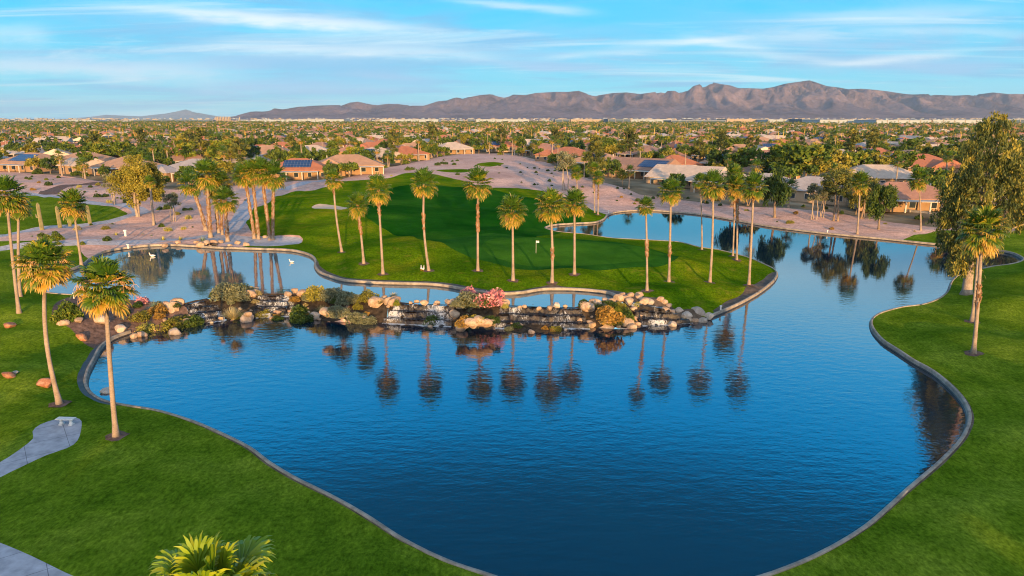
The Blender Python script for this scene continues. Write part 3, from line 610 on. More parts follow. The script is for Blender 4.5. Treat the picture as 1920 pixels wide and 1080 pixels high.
def palm_flowers(seed, n=16):
    rs = random.Random(seed); mb = MB()
    for i in range(n):
        az = rs.uniform(0, 6.28); L_ = rs.uniform(1.1, 1.9); pts = []
        for q in range(6):
            t = q / 5; r_ = .2 + L_ * .75 * math.sin(t * 1.9) / .95; pts.append((math.cos(az) * r_, math.sin(az) * r_, .25 + L_ * .40 * math.sin(t * 2.2) - L_ * .75 * t * t))
        mb.tube(pts, [.022, .02, .018, .016, .014, .008], 3)
        for q in range(2, 6):
            for _ in range(3):
                p = Vector(pts[q]); e = p + Vector((rs.uniform(-.3, .3), rs.uniform(-.3, .3), rs.uniform(-.5, -.15))); mb.tube([p, (p + e) / 2 + Vector((0, 0, .06)), e], .011, 3)
    return mb.mesh('flower_stalks', [M['stalk']])
M['stalk'] = simple('flower_stalk', (.50, .30, .15), .8, .2, 5, 0)
CROWN = [palm_crown(s) for s in (1, 2, 3, 4)]; CROWN_NEAR = [palm_crown(s, 46, 1.0, 1.10, 22, -58, .36) for s in (11, 12)]
CROWN_FAR = [palm_crown(s, 26, .95, 1.1, 8) for s in (21, 22, 23)]
for c_ in CROWN_FAR: pass
SKIRT = [palm_skirt(s) for s in (31, 32, 33)]; SKIRT_BIG = [palm_skirt(s, 22, 1.0, .85, -82, -30) for s in (34, 35)]; SKIRT_FAR = [palm_skirt(s, 8) for s in (36, 37)]
FLOW = [palm_flowers(41, 12), palm_flowers(42, 12)]
def palm_trunk(dx, dy, hgt, r=.21, boots=0.0, seed=0, bow=.0, n=10):
    """trunk from the origin to (dx,dy,hgt)"""
    rs = random.Random(seed); mb = MB(); K = 22; pts = []; rad = []
    for i in range(K + 1):
        t = i / K; b_ = math.sin(t * math.pi) * bow; pts.append((dx * t ** 1.25 + b_, dy * t ** 1.25, hgt * t - (.15 if i == 0 else 0)))
        rr = r * (1.0 - .30 * t) + r * .75 * math.exp(-t * hgt / .45); rad.append(rr * rs.uniform(.96, 1.04))
    mb.tube(pts, rad, n)
    tr = mb.mesh('trunk', [M['palmbark']], True)
    bo = None
    if boots:
        mb = MB()
        lo, hi = (boots if isinstance(boots, tuple) else (1 - boots, 1.0))
        for i in range(int((hi - lo) * hgt * 26)):
            t = rs.uniform(lo, hi); a = rs.uniform(0, 6.28); x, y = dx * t ** 1.25 + math.sin(t * math.pi) * bow, dy * t ** 1.25; rr = r * (1 - .3 * t)
            c, s = math.cos(a), math.sin(a); z = hgt * t; o1 = rr * .9; o2 = rr + rs.uniform(.06, .17); w = .05
            mb.add([(x + c * o1 - s * w, y + s * o1 + c * w, z - .1), (x + c * o1 + s * w, y + s * o1 - c * w, z - .1), (x + c * o2 + s * w, y + s * o2 - c * w, z + .22), (x + c * o2 - s * w, y + s * o2 + c * w, z + .22), (x + c * o1, y + s * o1, z + .28)],
                   [[0, 1, 2, 3], [3, 2, 4], [0, 3, 4], [1, 4, 2]])
        bo = mb.mesh('leaf_boots', [M['boots']])
    return tr, bo
_pc = [0]
def palm(bpx, cpx, label, group=None, s=1.0, boots=.22, bow=0.0, near=False, flowers=False, r=.21, skirt='n', base=None, cat='palm tree'):
    """bpx: where the photo shows the foot; cpx: crown centre"""
    i = _pc[0]; _pc[0] += 1
    x, y, z = base if base else G(*bpx)
    # crown centre at the same distance as the foot
    a = (cpx[0] - 960) / F_PX; b = (cpx[1] - 540) / F_PX; t = y / (cP - b * sP); cz = CAM_H + (-sP - b * cP) * t; cxx = a * t
    root = empty('palm_tree', (x, y, z)); tag(root, label, cat, group)
    tr, bo = palm_trunk(cxx - x, 0, cz - z, r * (.82 if r < .23 else 1), boots, i, bow)
    link('trunk', tr, root)
    if bo: link('leaf_boots', bo, root)
    loc = (cxx - x, 0, cz - z + .05)
    cm = CROWN_NEAR[i % 2] if near else CROWN[i % 4]; rz = (i * 1.7) % 6.28
    sv = (s * (.94 + .14 * ((i * 37) % 10) / 10), s * (.94 + .14 * ((i * 53) % 10) / 10), s * (1.02 + .26 * ((i * 29) % 10) / 10))
    s *= .93; sv = tuple(q * .93 for q in sv)
    link('crown', cm, root, loc, rz, sv); sk = SKIRT_BIG[i % 2] if skirt == 'b' else SKIRT[i % 3]
    if skirt: link('dead_fronds', sk, root, (loc[0], 0, loc[2] + .0), rz + 1, s)
    if flowers: link('flower_stalks', FLOW[i % 2], root, loc, rz, s)
    mb = MB(); K = 14; P_ = [(math.cos(k * 6.283 / K) * (.75 + .12 * math.sin(k * 2.3 + i)), math.sin(k * 6.283 / K) * (.75 + .12 * math.cos(k * 1.7 + i)), 0) for k in range(K)]
    zz = height([p[0] + x for p in P_], [p[1] + y for p in P_]) - z
    mb.add([(0, 0, .05)] + [(p[0], p[1], float(q) + .02) for p, q in zip(P_, zz)], [[0, 1 + k, 1 + (k + 1) % K] for k in range(K)])
    if group in (GI, GN): mb.build('tree_well', [M['mulch']], root)
    return root
GI = 'fan palms on the golf island'; GN = 'fan palms on the near lawns'; GC = 'clustered fan palms beside the pond'; GL = 'fan palms at the left edge of the pond'
palm((641,474),(625,338),'slim palm with slightly bent trunk, leftmost on the golf island',GI,1.0,.2,-.25)
palm((682,494),(671,386),'short fan palm with leaning trunk and shaggy neck, second from left on the island',GI,.98,.5)
palm((718,514),(709,358),'tall straight palm on the island, third from the left',GI,1.1,.3)
palm((804,508),(795,345),'tall palm with a kinked shaggy trunk, near two white birds on the grass',GI,1.12,(.48,.66),-.35)
palm((896,508),(896,346),'tall palm with shaggy mid trunk, directly left of the bushy orange palm',GI,1.22,(.45,.78),0,skirt='b')
palm((962,526),(961,397),'shorter palm with many dead orange fronds, middle of the island',GI,1.18,.12,0,skirt='b')
palm((1035,530),(1032,388),'palm in front of the putting green, left one of the close pair',GI,1.25,(.3,.45),.1,r=.22)
palm((1077,514),(1077,383),'palm behind and right of its close neighbour before the putting green',GI,1.12,0.1,0)
palm((1213,545),(1211,388),'small crowned slender palm, nearest the waterfall end of the island',GI,.72,(.4,.6),0,r=.18)
palm((1254,529),(1258,360),'tall palm at the right edge of the putting green',GI,1.12,(.28,.42),0)
palm((1316,468),(1313,342),'slender palm at the back shore of the island, small dark crown',GI,.95,.2,0,r=.16)
palm((1331,529),(1337,350),'tall palm on the right slope of the island, in front of the slender one',GI,1.12,.15,.1)
palm((1374,480),(1378,332),'palm rising right behind its twin near the back shore of the island',GI,1.05,.5,0,r=.17)
palm((1381,487),(1382,352),'thicker palm of the twin trunks near the back shore of the island',GI,1.18,.5,0,r=.20)
palm((1404,534),(1413,353),'rightmost palm on the golf island, leaning to the right',GI,1.12,.15,0)
palm((1115,398),(1114,318),'far pale trunked palm at the back corner of the island, left of its pair',GI,1.0,.5,0,r=.17)
palm((1121,405),(1122,334),'far palm with shaggy trunk at the back corner of the island, right of its pair',GI,1.0,.6,0,r=.17)
palm((112,757),(85,500),'near palm with bent trunk and hanging flower strands behind the white bench',GN,1.08,0,-.45,True,True,.21,'b')
palm((218,818),(197,540),'nearest whole palm, straight pale trunk on the lawn right of the white bench',GN,1.12,0,0,True,True,.21,'b')
palm((36,587),(12,368),'tall leaning palm at the left edge, its crown cut by the frame',GL,1.28,.1,0)
palm((38,556),(35,388),'palm half hidden behind the tall leaning one at the left edge',GL,1.0,.1,0)
palm((153,497),(137,385),'bushy palm with orange skirt at the left tip of the pond',GL,1.22,.1,0,skirt='b')
palm((1825,662),(1841,435),'palm with shaggy mid trunk standing on the right lawn',GN,1.15,(.38,.58),0,True,False,.22)
palm((1822,603),(1836,455),'second palm on the right lawn, its crown hidden behind the front one',GN,.95,.05,0,False,False,.2)
for bp, cpt, lb, s_, rr in [((386,432),(358,345),'leftmost leaning palm of the dense cluster by the pond',1.45,.30),((395,445),(388,328),'tallest palm in the middle of the dense cluster by the pond',1.6,.30),
      ((410,437),(402,352),'shaded palm at the back of the dense cluster by the pond',1.4,.26),((417,440),(414,345),'slim palm at the back right of the dense cluster by the pond',1.4,.22),
      ((427,452),(422,376),'lowest palm at the front of the dense cluster by the pond',1.45,.27),((477,447),(458,330),'leftmost palm of the tall pair group on the path circle',1.4,.24),
      ((485,448),(472,322),'second palm from left on the path circle',1.35,.24),((506,450),(490,324),'third palm from left on the path circle',1.4,.24),((512,450),(514,330),'rightmost palm on the path circle',1.4,.24)]:
    palm(bp, cpt, lb, GC, s_, .95, 0, r=rr, skirt='b')
palm((1607,439),(1613,345),'palm with hanging orange fronds among the dark trees across the lake','palms across the lake',1.35,.0,0,skirt='b',r=.22)
palm((1726,432),(1722,338),'thin dark palm with frilly crown left of the giant gum tree','palms across the lake',1.35,.1,0,r=.19)
palm((1082,356),(1081,325),'small palm on the gravel behind the island corner','palms across the lake',1.3,.5,0)
# the palm right under the camera, only its top in view
def at_depth(px, py, d):
    a = (px - 960) / F_PX * d; b = (py - 540) / F_PX * d; return (a, d * cP - b * sP, CAM_H - d * sP - b * cP)
bx, by, bz = at_depth(392, 1142, 18.0); gz = H(bx, by)
root = empty('palm_tree', (bx, by, gz)); tag(root, 'large yellow green palm crown at the very bottom of the photo', 'palm tree', GN)
tr, bo = palm_trunk(0, 0, bz - gz, .22, 0); link('trunk', tr, root)
rs_ = random.Random(5); V_, F_, T_ = [], [], []
for i in range(30):
    f = i / 30; el = R(80) - R(120) * f ** .85; frond_geo(i * 2.4 + rs_.uniform(-.25, .25), el, 1.05 * rs_.uniform(.75, 1.2), 1.15 * rs_.uniform(.85, 1.1), rs_, 30, .9 + .5 * f, .50 + .30 * f + rs_.uniform(-.14, .14), V_, F_, T_)
link('crown', mk_mesh('crown', [tuple(v) for v in V_], F_, [M['youngleaf']], tint=T_), root, (0, 0, bz - gz))
link('dead_fronds', SKIRT_BIG[0], root, (0, 0, bz - gz)); link('flower_stalks', FLOW[0], root, (0, 0, bz - gz - .1), 0, .95)

# ------------------------------------------------------------------ broadleaf trees
def leaf_quads(C, size, rs, T, stretch=1.0, down=0.0):
    n = len(C); a = rs.normal(size=(n, 3)); a[:, 2] -= down * 2; a /= np.linalg.norm(a, axis=1)[:, None]
    b = rs.normal(size=(n, 3)); b -= (b * a).sum(1)[:, None] * a; b /= np.linalg.norm(b, axis=1)[:, None] + 1e-9
    sz = size * rs.uniform(.6, 1.3, n)[:, None]; A = a * sz * stretch; B = b * sz * .5
    V = np.stack([C - A - B * .3, C + B, C + A + B * .3, C - B], 1).reshape(-1, 3); F = np.arange(n * 4).reshape(-1, 4)
    return V, F, np.repeat(T, 4)
def crown_arrays(seed, clumps, per, rx, rz, size, mode='round', stretch=1.0):
    """clumps of leaves through an uneven ellipsoid centred on the origin"""
    rs = np.random.default_rng(seed); d = rs.normal(size=(clumps, 3)); d /= np.linalg.norm(d, axis=1)[:, None]
    r_ = rs.uniform(.35, 1.0, clumps) ** .6; lump = 1 + .30 * np.sin(d[:, 0] * 3.1 + seed) * np.cos(d[:, 1] * 2.7 + seed * 2)
    cc = d * (r_ * lump)[:, None] * np.array([rx * .82, rx * .82, rz * .82])
    if mode == 'umbrella': cc[:, 2] = np.abs(cc[:, 2]) * .9 - .35 * rz
    ct = np.clip(rs.normal(.48, .22, clumps), 0, 1)
    idx = np.repeat(np.arange(clumps), per); cr_ = rx * .26 * rs.uniform(.7, 1.35, clumps)
    off = rs.normal(size=(len(idx), 3)); off /= np.linalg.norm(off, axis=1)[:, None]; off *= (rs.random(len(idx)) ** .45)[:, None]
    C = cc[idx] + off * cr_[idx][:, None] * np.array([1, 1, .75])
    if mode == 'weep':
        C[:, 2] -= (rs.random(len(idx)) ** 1.5) * rz * .5
    T = np.clip(ct[idx] + rs.normal(0, .12, len(idx)), 0, 1)
    V, F, T = leaf_quads(C, size, rs, T, stretch, 1.0 if mode == 'weep' else 0)
    return V, F, T, cc
def limbs(cc, h0, r, seed, forks=7, lean=(0, 0), stems=1):
    rs = random.Random(seed); mb = MB()
    top = Vector((lean[0], lean[1], h0))
    for s_ in range(stems):
        b = Vector((rs.uniform(-.5, .5) * (stems > 1), rs.uniform(-.3, .3) * (stems > 1), -.15)); e = top + Vector((rs.uniform(-1, 1) * (stems > 1) * .8, rs.uniform(-.5, .5) * (stems > 1), 0))
        mid = (b + e) / 2 + Vector((rs.uniform(-.25, .25), rs.uniform(-.25, .25), 0))
        mb.tube([b, b + Vector((0, 0, .4)), mid, e], [r * 1.5, r * 1.05, r * .9, r * .7], 8)
        order = list(range(len(cc))); rs.shuffle(order)
        for k in order[s_ * forks:(s_ + 1) * forks]:
            q = Vector(cc[k]) + Vector((0, 0, 0)); m_ = (e + q) / 2 + Vector((rs.uniform(-.4, .4), rs.uniform(-.4, .4), -.3)); mb.tube([e, m_, q], [r * .5, r * .3, r * .1], 5, cap=False)
    return mb
def tree_meshes(seed, leafm, h, rx, rz, clumps, per, size, mode='round', barkm='bark', r=.18, stems=1, stretch=1.0, forks=8, lean=(0, 0)):
    V, F, T, cc = crown_arrays(seed, clumps, per, rx, rz, size, mode, stretch); czz = h - rz
    off = np.array([lean[0], lean[1], czz]); V = V + off; cc = cc + off
    cm = mk_mesh('crown', V, F, [M[leafm]], tint=T); tm = limbs(cc, max(.6, czz - rz * .45), r, seed, forks, (lean[0] * .6, lean[1] * .6), stems).mesh('trunk', [M[barkm]], True); return tm, cm
def tree(px, meshes, label, group=None, s=1.0, rz=0.0, name='tree', cat='tree', xyz=None):
    x, y, z = xyz if xyz else G(*px); root = empty(name, (x, y, z), rz); root.scale = (s, s, s); tag(root, label, cat, group)
    link('trunk', meshes[0], root); link('crown', meshes[1], root); return root
# the giant gum on the right lawn, built from several sub-crowns
def big_gum():
    x, y, z = G(1812, 551); root = empty('gum_tree', (x, y, z)); tag(root, 'giant olive green gum tree with drooping foliage towering on the right bank', 'gum tree')
    rs = np.random.default_rng(77)
    def rel(px, py, dy=0.0):
        b = (py - 540) / F_PX; a = (px - 960) / F_PX; t = (y + dy) / (cP - b * sP); return np.array([a * t - x, dy, CAM_H + (-sP - b * cP) * t - z])
    spec = [(1862,222,18,0),(1843,245,18,.5),(1885,245,22,1),(1818,278,16,0),(1850,275,34,-.5),(1895,290,34,1),(1930,300,34,1),(1822,312,26,-1),(1870,325,42,-1),(1915,345,40,0),(1960,350,44,1),(1800,345,34,1),(1835,365,42,-1.5),(1880,385,42,-1),
            (1925,395,34,1),(1786,372,20,1.5),(1772,402,18,2),(1800,400,34,.5),(1778,442,17,2),(1850,420,36,-1),(1805,445,32,0),(1835,455,28,-.5),(1795,480,22,.5),(1822,490,20,.5),(1975,400,38,0),(2000,330,40,1)]
    Vs, Fs, Ts = [], [], []; nb = 0; tips = []
    k = y / F_PX
    for i, (px, py, rp, dy) in enumerate(spec):
        c = rel(px, py, dy); rr = rp * k * 1.02; tips.append(c)
        nst = int(17 * (rp / 30) ** 2) + 7
        for s_ in range(nst):
            d = rs.normal(size=3); d /= np.linalg.norm(d); o0 = c + d * rr * rs.uniform(.35, 1.08) * np.array([1, 1.25, .95])
            m_ = 66; L_ = rs.uniform(.8, 2.2) * (.65 if py < 260 else 1); tt = rs.random(m_); sway = rs.normal(0, .25, 3)
            C = o0 + np.outer(tt, np.array([sway[0], sway[1], -L_])) + rs.normal(0, .17 + .10 * rs.random(), (m_, 3)) * np.array([1, 1, .7])
            T = np.clip(rs.normal(.48, .27) + rs.normal(0, .12, m_), 0, 1)
            V, F, T4 = leaf_quads(C, .14, rs, T, 1.5, 1.3); Vs.append(V); Fs.append(F + nb); nb += len(V); Ts.append(T4)
    link('crown', mk_mesh('crown', np.vstack(Vs), np.vstack(Fs), [M['gum']], tint=np.concatenate(Ts)), root)
    mb = MB(); p1 = rel(1822, 470); p2 = rel(1840, 390); p3 = rel(1858, 300); p4 = rel(1865, 225)
    mb.tube([(0, 0, -.2), (.0, 0, .6), p1 * .5, p1, p2, p3, p4], [.85, .58, .50, .46, .36, .22, .05], 12)
    for c in tips:
        j = min((p1, p2, p3), key=lambda q: np.linalg.norm(q - (c - np.array([0, 0, 3])))); m_ = (j + c) / 2 + np.array([0, 0, .5]); mb.tube([j, m_, c], [.16, .10, .03], 6, cap=False)
    mb.build('trunk', [M['palebark']], root, True)
big_gum()
GD = 'dark trees on the gravel bank across the lake'
WE = [tree_meshes(51, 'darkleaf', 9, 2.6, 3.4, 34, 150, .17, 'weep', 'bark', .2, 1, 1.5), tree_meshes(52, 'gum', 9, 3.0, 3.2, 40, 150, .17, 'weep', 'bark', .2, 2, 1.5), tree_meshes(53, 'darkleaf', 8, 2.4, 3.2, 30, 150, .17, 'weep', 'bark', .16, 1, 1.5, lean=(.8, 0))]
PO = [tree_meshes(54, 'sage', 7, 2.4, 2.0, 26, 110, .13, 'round', 'palebark', .10, 3, 1.2), tree_meshes(55, 'gum', 10, 3.6, 3.2, 46, 150, .17, 'round', 'bark', .2, 2, 1.2), tree_meshes(56, 'gum', 13, 3.0, 5.2, 60, 130, .2, 'round', 'bark', .2, 1, 1.2)]
tree((1452,407), WE[0], 'dark drooping tree alone on the gravel left of the grey roofed house', GD, 1.35)
tree((1371,387), WE[0], 'tall dark tree behind the twin trunked palms', GD, 1.25, 2)
tree((1526,411), PO[0], 'thin pale stemmed tree in front of the grey roofed house', GD, 1.15)
tree((1540,407), PO[0], 'small leaning tree with sparse crown just right of the pale stemmed one', GD, .95, 2.2)
tree((1568,414), PO[1], 'broad forked tree between the pale stemmed tree and the orange skirted palm', GD, 1.15)
tree((1615,410), WE[1], 'full dark tree right behind the orange skirted palm', GD, 1.15, 1)
tree((1647,430), WE[2], 'drooping tree leaning over the bank right of the orange skirted palm', GD, 1.25, 1.2)
tree((1628,407), WE[2], 'narrow drooping tree behind the leaning one across the lake', GD, 1.1, 4)
tree((1790,425), WE[1], 'dark tree mostly hidden behind the left side of the giant gum', GD, 1.25, 3)
tree((1890,411), PO[1], 'slanting trunked tree by the orange garden wall at the right edge', GD, 1.1, .4)
tree((1112,352), PO[2], 'tall airy tree beyond the far corner of the island', 'trees on the middle gravel', 1.15)
tree((1060,357), PO[0], 'thin sparse tree on the gravel beside a small palm', 'trees on the middle gravel', 1.7)
OL = [tree_meshes(61, 'olive', 12, 4.6, 4.9, 90, 230, .19, 'round', 'palebark', .28, 2, 1.1, 9), tree_meshes(62, 'olive', 10, 3.6, 4.4, 74, 200, .19, 'round', 'palebark', .2, 1, 1.1)]
GM = 'large yellow green trees left of the palm cluster'
tree((260,406), OL[0], 'biggest yellow green tree left of the palm cluster', GM, 1.0)
tree((287,400), OL[1], 'right half of the yellow green tree mass left of the palm cluster', GM, 1.05, 1)
tree((215,384), PO[0], 'thin leaning tree with wispy yellow crown on the left gravel', GM, 1.05, 2)
palm((289,422),(281,342),'bare pinkish palm trunk rising in front of the biggest yellow green tree',GM,.75,0,0,r=.24)
tree((325,415), PO[0], 'leaning bare limbed tree right of the yellow green trees', GM, .85, 3.5)

# ------------------------------------------------------------------ saguaros, shrubs, rocks
def saguaro(px, htpx, label, arms=0):
    x, y, z = G(*px); h_ = htpx * (y / .97) / F_PX; root = empty('saguaro_cactus', (x, y, z)); tag(root, label, 'cactus', 'saguaros on the far left lawn edge')
    mb = MB(); V_, F_ = [], []; K = 16; Nn = 12; lean = random.uniform(-.03, .03)
    for i in range(Nn + 1):
        t = i / Nn; r_ = .34 * (1 - .15 * t) * (1 if t < .9 else math.sqrt(max(.02, 1 - ((t - .9) / .1) ** 2)))
        for k in range(K * 2): a = k * math.pi / K; rr = r_ * (1 if k % 2 else .86); V_.append((math.cos(a) * rr + lean * h_ * t, math.sin(a) * rr, h_ * t))
    for i in range(Nn):
        for k in range(K * 2): F_.append([i * K * 2 + k, i * K * 2 + (k + 1) % (K * 2), (i + 1) * K * 2 + (k + 1) % (K * 2), (i + 1) * K * 2 + k])
    F_.append([Nn * K * 2 + k for k in range(K * 2)]); link('stem', mk_mesh('stem', V_, F_, [M['cactus']]), root)
    if arms: mb.tube([(-.25, 0, h_ * .45), (-.6, 0, h_ * .47), (-.66, 0, h_ * .58)], [.14, .16, .08], 8); mb.build('arm', [M['cactus']], root, True)
saguaro((79,431), 50, 'bare columnar cactus with a stub arm, leftmost on the lawn edge', 1)
saguaro((113,427), 40, 'short columnar cactus partly behind the bushy palm, second from left')
saguaro((131,424), 34, 'columnar cactus almost hidden by the bushy palm crown')
saguaro((169,419), 34, 'columnar cactus right of the bushy palm crown')
def shrub_mesh(seed, leafm, size=.09, n=1500, sq=.8, name='shrub'):
    rs = np.random.default_rng(seed); d = rs.normal(size=(n, 3)); d /= np.linalg.norm(d, axis=1)[:, None]; d[:, 2] = np.abs(d[:, 2])
    lump = 1 + .16 * np.sin(d[:, 0] * 4 + seed) + .14 * np.cos(d[:, 1] * 5 + seed * 2 + d[:, 2] * 3)
    C = d * (rs.random(n) ** .25 * lump)[:, None] * np.array([1, 1, sq * 1.25]); C[:, 2] += .02
    T = np.clip(.5 + .25 * np.sin(d[:, 0] * 5 + seed) * np.cos(d[:, 1] * 6) + rs.normal(0, .18, n), 0, 1)
    V, F, T = leaf_quads(C, size, rs, T, 1.0, -.2); return mk_mesh(name, V, F, [M[leafm]], tint=T)
def grass_tuft(seed, leafm='straw', n=260, L_=1.0, spread=.9, name='grass_tuft'):
    rs = random.Random(seed); V, F, T = [], [], []
    for i in range(n):
        a = rs.uniform(0, 6.28); t = rs.random() ** .7 * spread; l = L_ * rs.uniform(.7, 1.15); s_ = (-math.sin(a) * .02, math.cos(a) * .02)
        b = len(V); tt = rs.uniform(.1, .95); r0 = rs.uniform(0, .15)
        for q in range(4):
            f = q / 3; rr = r0 + math.sin(t * 1.3) * l * f; zz = l * (math.cos(t * .9) * f - .45 * t * f * f) ; w = 1 - .8 * f
            V += [(math.cos(a) * rr - s_[0] * w, math.sin(a) * rr - s_[1] * w, zz), (math.cos(a) * rr + s_[0] * w, math.sin(a) * rr + s_[1] * w, zz)]; T += [tt + .1 * q] * 2
        for q in range(3): F.append([b + 2 * q, b + 2 * q + 1, b + 2 * q + 3, b + 2 * q + 2])
    return mk_mesh(name, V, F, [M[leafm]], tint=T)
SH = {k: shrub_mesh(70 + i, m_, sz, n_, sq) for i, (k, m_, sz, n_, sq) in enumerate([('green', 'darkleaf', .11, 1300, .75), ('green2', 'mesquite', .11, 1300, .75), ('red', 'rust', .11, 1100, .7), ('sage', 'sage', .09, 1700, .8), ('olive', 'olive', .09, 1500, .75), ('pink', 'pink', .10, 1100, .8), ('yellow', 'yellow', .10, 900, .8), ('brown', 'straw', .10, 900, .6)])}
SH['tuft'] = grass_tuft(81); SH['tuft2'] = grass_tuft(82, 'sage', 220); SH['agave'] = grass_tuft(83, 'agave', 46, 1.0, 1.15, 'agave'); SH['aloe'] = grass_tuft(84, 'yellow', 60, 1.0, .9, 'aloe')
for k_ in ('agave', 'aloe'):
    me_ = SH[k_]
    co = np.empty(len(me_.vertices) * 3, np.float32); me_.vertices.foreach_get('co', co); co = co.reshape(-1, 2, 3); mid = co.mean(1, keepdims=True); co = mid + (co - mid) * 3.2; me_.vertices.foreach_set('co', co.ravel()); me_.update()
CATN = {'green': 'shrub', 'green2': 'shrub', 'red': 'shrub', 'sage': 'shrub', 'olive': 'shrub', 'pink': 'flowering bush', 'yellow': 'shrub', 'brown': 'shrub', 'tuft': 'ornamental grass', 'tuft2': 'ornamental grass', 'agave': 'agave', 'aloe': 'aloe'}
NAMN = {'pink': 'flowering_bush', 'tuft': 'grass_tuft', 'tuft2': 'grass_tuft', 'agave': 'agave_plant', 'aloe': 'aloe_plant'}
def plant(kind, px, wpx, label, group, lvl=None, rz=None, hs=1.0, base_dz=0.0):
    if lvl is None: x, y, z = G(*px)
    else: x, y = g(px[0], px[1], lvl); z = lvl
    s = wpx / 2 * (y * cP + (CAM_H - z) * sP) / F_PX * (1.2 if group == 'planting along the falls' else 1.0)
    o = link(NAMN.get(kind, 'shrub'), SH[kind], None, (x, y, z - .05 + base_dz), random.uniform(0, 6.28) if rz is None else rz, (s, s, s * hs)); return tag(o, label, CATN[kind], group)
# ------------------------------------------------------------------ boulders
def boulder_mesh(seed, mat, name='boulder'):
    import bmesh
    rs = np.random.default_rng(seed); bm = bmesh.new(); bmesh.ops.create_icosphere(bm, subdivisions=3, radius=1)
    pl = rs.normal(size=(9, 3)); pl /= np.linalg.norm(pl, axis=1)[:, None]; dd = rs.uniform(.44, .72, 9)
    for v in bm.verts:
        p = np.array(v.co); p = p * np.array([1.0, .8, .68])
        for n_, d in zip(pl, dd):
            e = p @ n_ - d
            if e > 0: p = p - n_ * e * .96
        p *= 1 + .09 * (vnoise(p[0] * 3 + seed, p[1] * 3 + p[2] * 2) - .5); v.co = p
    me = bpy.data.meshes.new(name); bm.to_mesh(me); bm.free(); me.materials.append(mat); me.polygons.foreach_set('use_smooth', [True] * len(me.polygons)); 
    me.set_sharp_from_angle(angle=R(18)); return me
BO = [boulder_mesh(s, M['rock']) for s in range(1, 7)]; BR = [boulder_mesh(s, M['redrock']) for s in (11, 12)]; M['whiterock'] = rock_mat('white_quartz_rock', [(.28, .24, .20), (.42, .39, .36), (.52, .49, .46)]); BW = [boulder_mesh(s, M['whiterock']) for s in (21, 22)]; BD = [boulder_mesh(s, M['darkrock'], 'ledge_stone') for s in (31, 32)]
def boulder(px, w, label, group, kind=None, lvl=None, hs=1.0, i=[0]):
    i[0] += 1; k = i[0]
    if lvl is None: x, y, z = G(*px)
    else: x, y = g(px[0], px[1], lvl); z = lvl
    ms = {'r': BR, 'w': BW}.get(kind, BO); s = w / 2 * (y * cP + (CAM_H - z) * sP) / F_PX * 1.2
    o = link('boulder', ms[k % len(ms)], None, (x, y + s * .5, z + s * .16), (k * 2.1) % 6.28, (s, s, s * hs)); o.rotation_euler = (random.uniform(-.2, .2), random.uniform(-.2, .2), random.choice((0, math.pi)) + random.uniform(-.35, .35)); return tag(o, label, 'boulder', group)
ORD = ['first', 'second', 'third', 'fourth', 'fifth', 'sixth', 'seventh', 'eighth', 'ninth', 'tenth', 'eleventh', 'twelfth', 'thirteenth', 'fourteenth', 'fifteenth', 'sixteenth', 'seventeenth', 'eighteenth', 'nineteenth', 'twentieth', 'twenty-first', 'twenty-second', 'twenty-third', 'twenty-fourth', 'twenty-fifth', 'twenty-sixth', 'twenty-seventh', 'twenty-eighth', 'twenty-ninth', 'thirtieth']
def ords(i):
    if i < 30: return ORD[i]
    t, u_ = divmod(i + 1, 10); T_ = {3: 'thirt', 4: 'fort', 5: 'fift', 6: 'sixt'}[t]
    return T_ + 'ieth' if u_ == 0 else T_ + 'y-' + ORD[u_ - 1]
def boulders(where, L_, group, kind=None):
    for i, b in enumerate(sorted(L_)): boulder((b[0], b[1]), b[2], f'{ords(i)} pale boulder from the left {where}', group, b[4] if len(b) > 4 else kind, b[3] if len(b) > 3 else None)
GR = 'boulders along the falls'
boulder((115,610),20,'round tan boulder at the left corner of the planting bed','boulders in the planting bed')
boulder((146,603),18,'low tan boulder in front of the round green bush','boulders in the planting bed',hs=.6)
boulder((186,619),30,'white and tan boulder just left of the nearest palm trunk','boulders in the planting bed','w',hs=.8)
boulder((221,623),28,'flat bright white boulder just right of the nearest palm trunk','boulders in the planting bed','w',hs=.8)
boulder((149,637),21,'reddish boulder at the edge where lawn meets the planting bed','boulders in the planting bed','r')
boulder((14,615),26,'orange red boulder on the lawn at the left edge','boulders on the left lawn','r',hs=.6)
boulder((11,708),24,'brown mottled boulder on the lawn, cut by the left edge','boulders on the left lawn','r',hs=.7)
boulder((26,701),14,'small grey rock beside the brown mottled boulder','boulders on the left lawn','w',hs=.5)
boulder((78,725),32,'dark red brown boulder left of the bent palm trunk','boulders on the left lawn','r',hs=.75)
boulder((102,733),12,'small whitish rock behind the bent palm trunk','boulders on the left lawn','w',hs=.7)
boulder((196,737),24,'grey rock poking out of the lake near the kerb','boulders on the left lawn','w',0.0,.5)
boulders('along the shore right of the planting bed', [(249,632,16),(263,631,18,.05),(277,618,10),(300,617,12),(324,628,24,0,'w'),(345,611,26),(352,602,18),(318,584,34),(331,590,24),(337,598,20),(309,578,24),(330,578,14),(291,612,12)], GR)
boulders('on the grassy islet', [(408,558,22),(415,550,16),(422,556,14,None,'w'),(470,556,18),(478,551,16),(465,563,22),(474,562,14),(461,573,20),(456,580,14),(463,590,14),(459,604,30,0,'w'),(480,545,12),(390,600,9),(413,598,8)], GR)
boulders('around the long shrub islet', [(568,556,24),(553,566,16),(549,580,18),(547,590,22),(588,597,22,.1,'w'),(610,590,24),(681,602,20,.1,'w'),(705,588,32),(728,588,22),(736,570,22),(742,566,18),(722,582,16),(716,597,14),(740,578,18),(517,592,18),(510,598,12),(538,554,14),(640,595,16),(663,595,14)], GR)
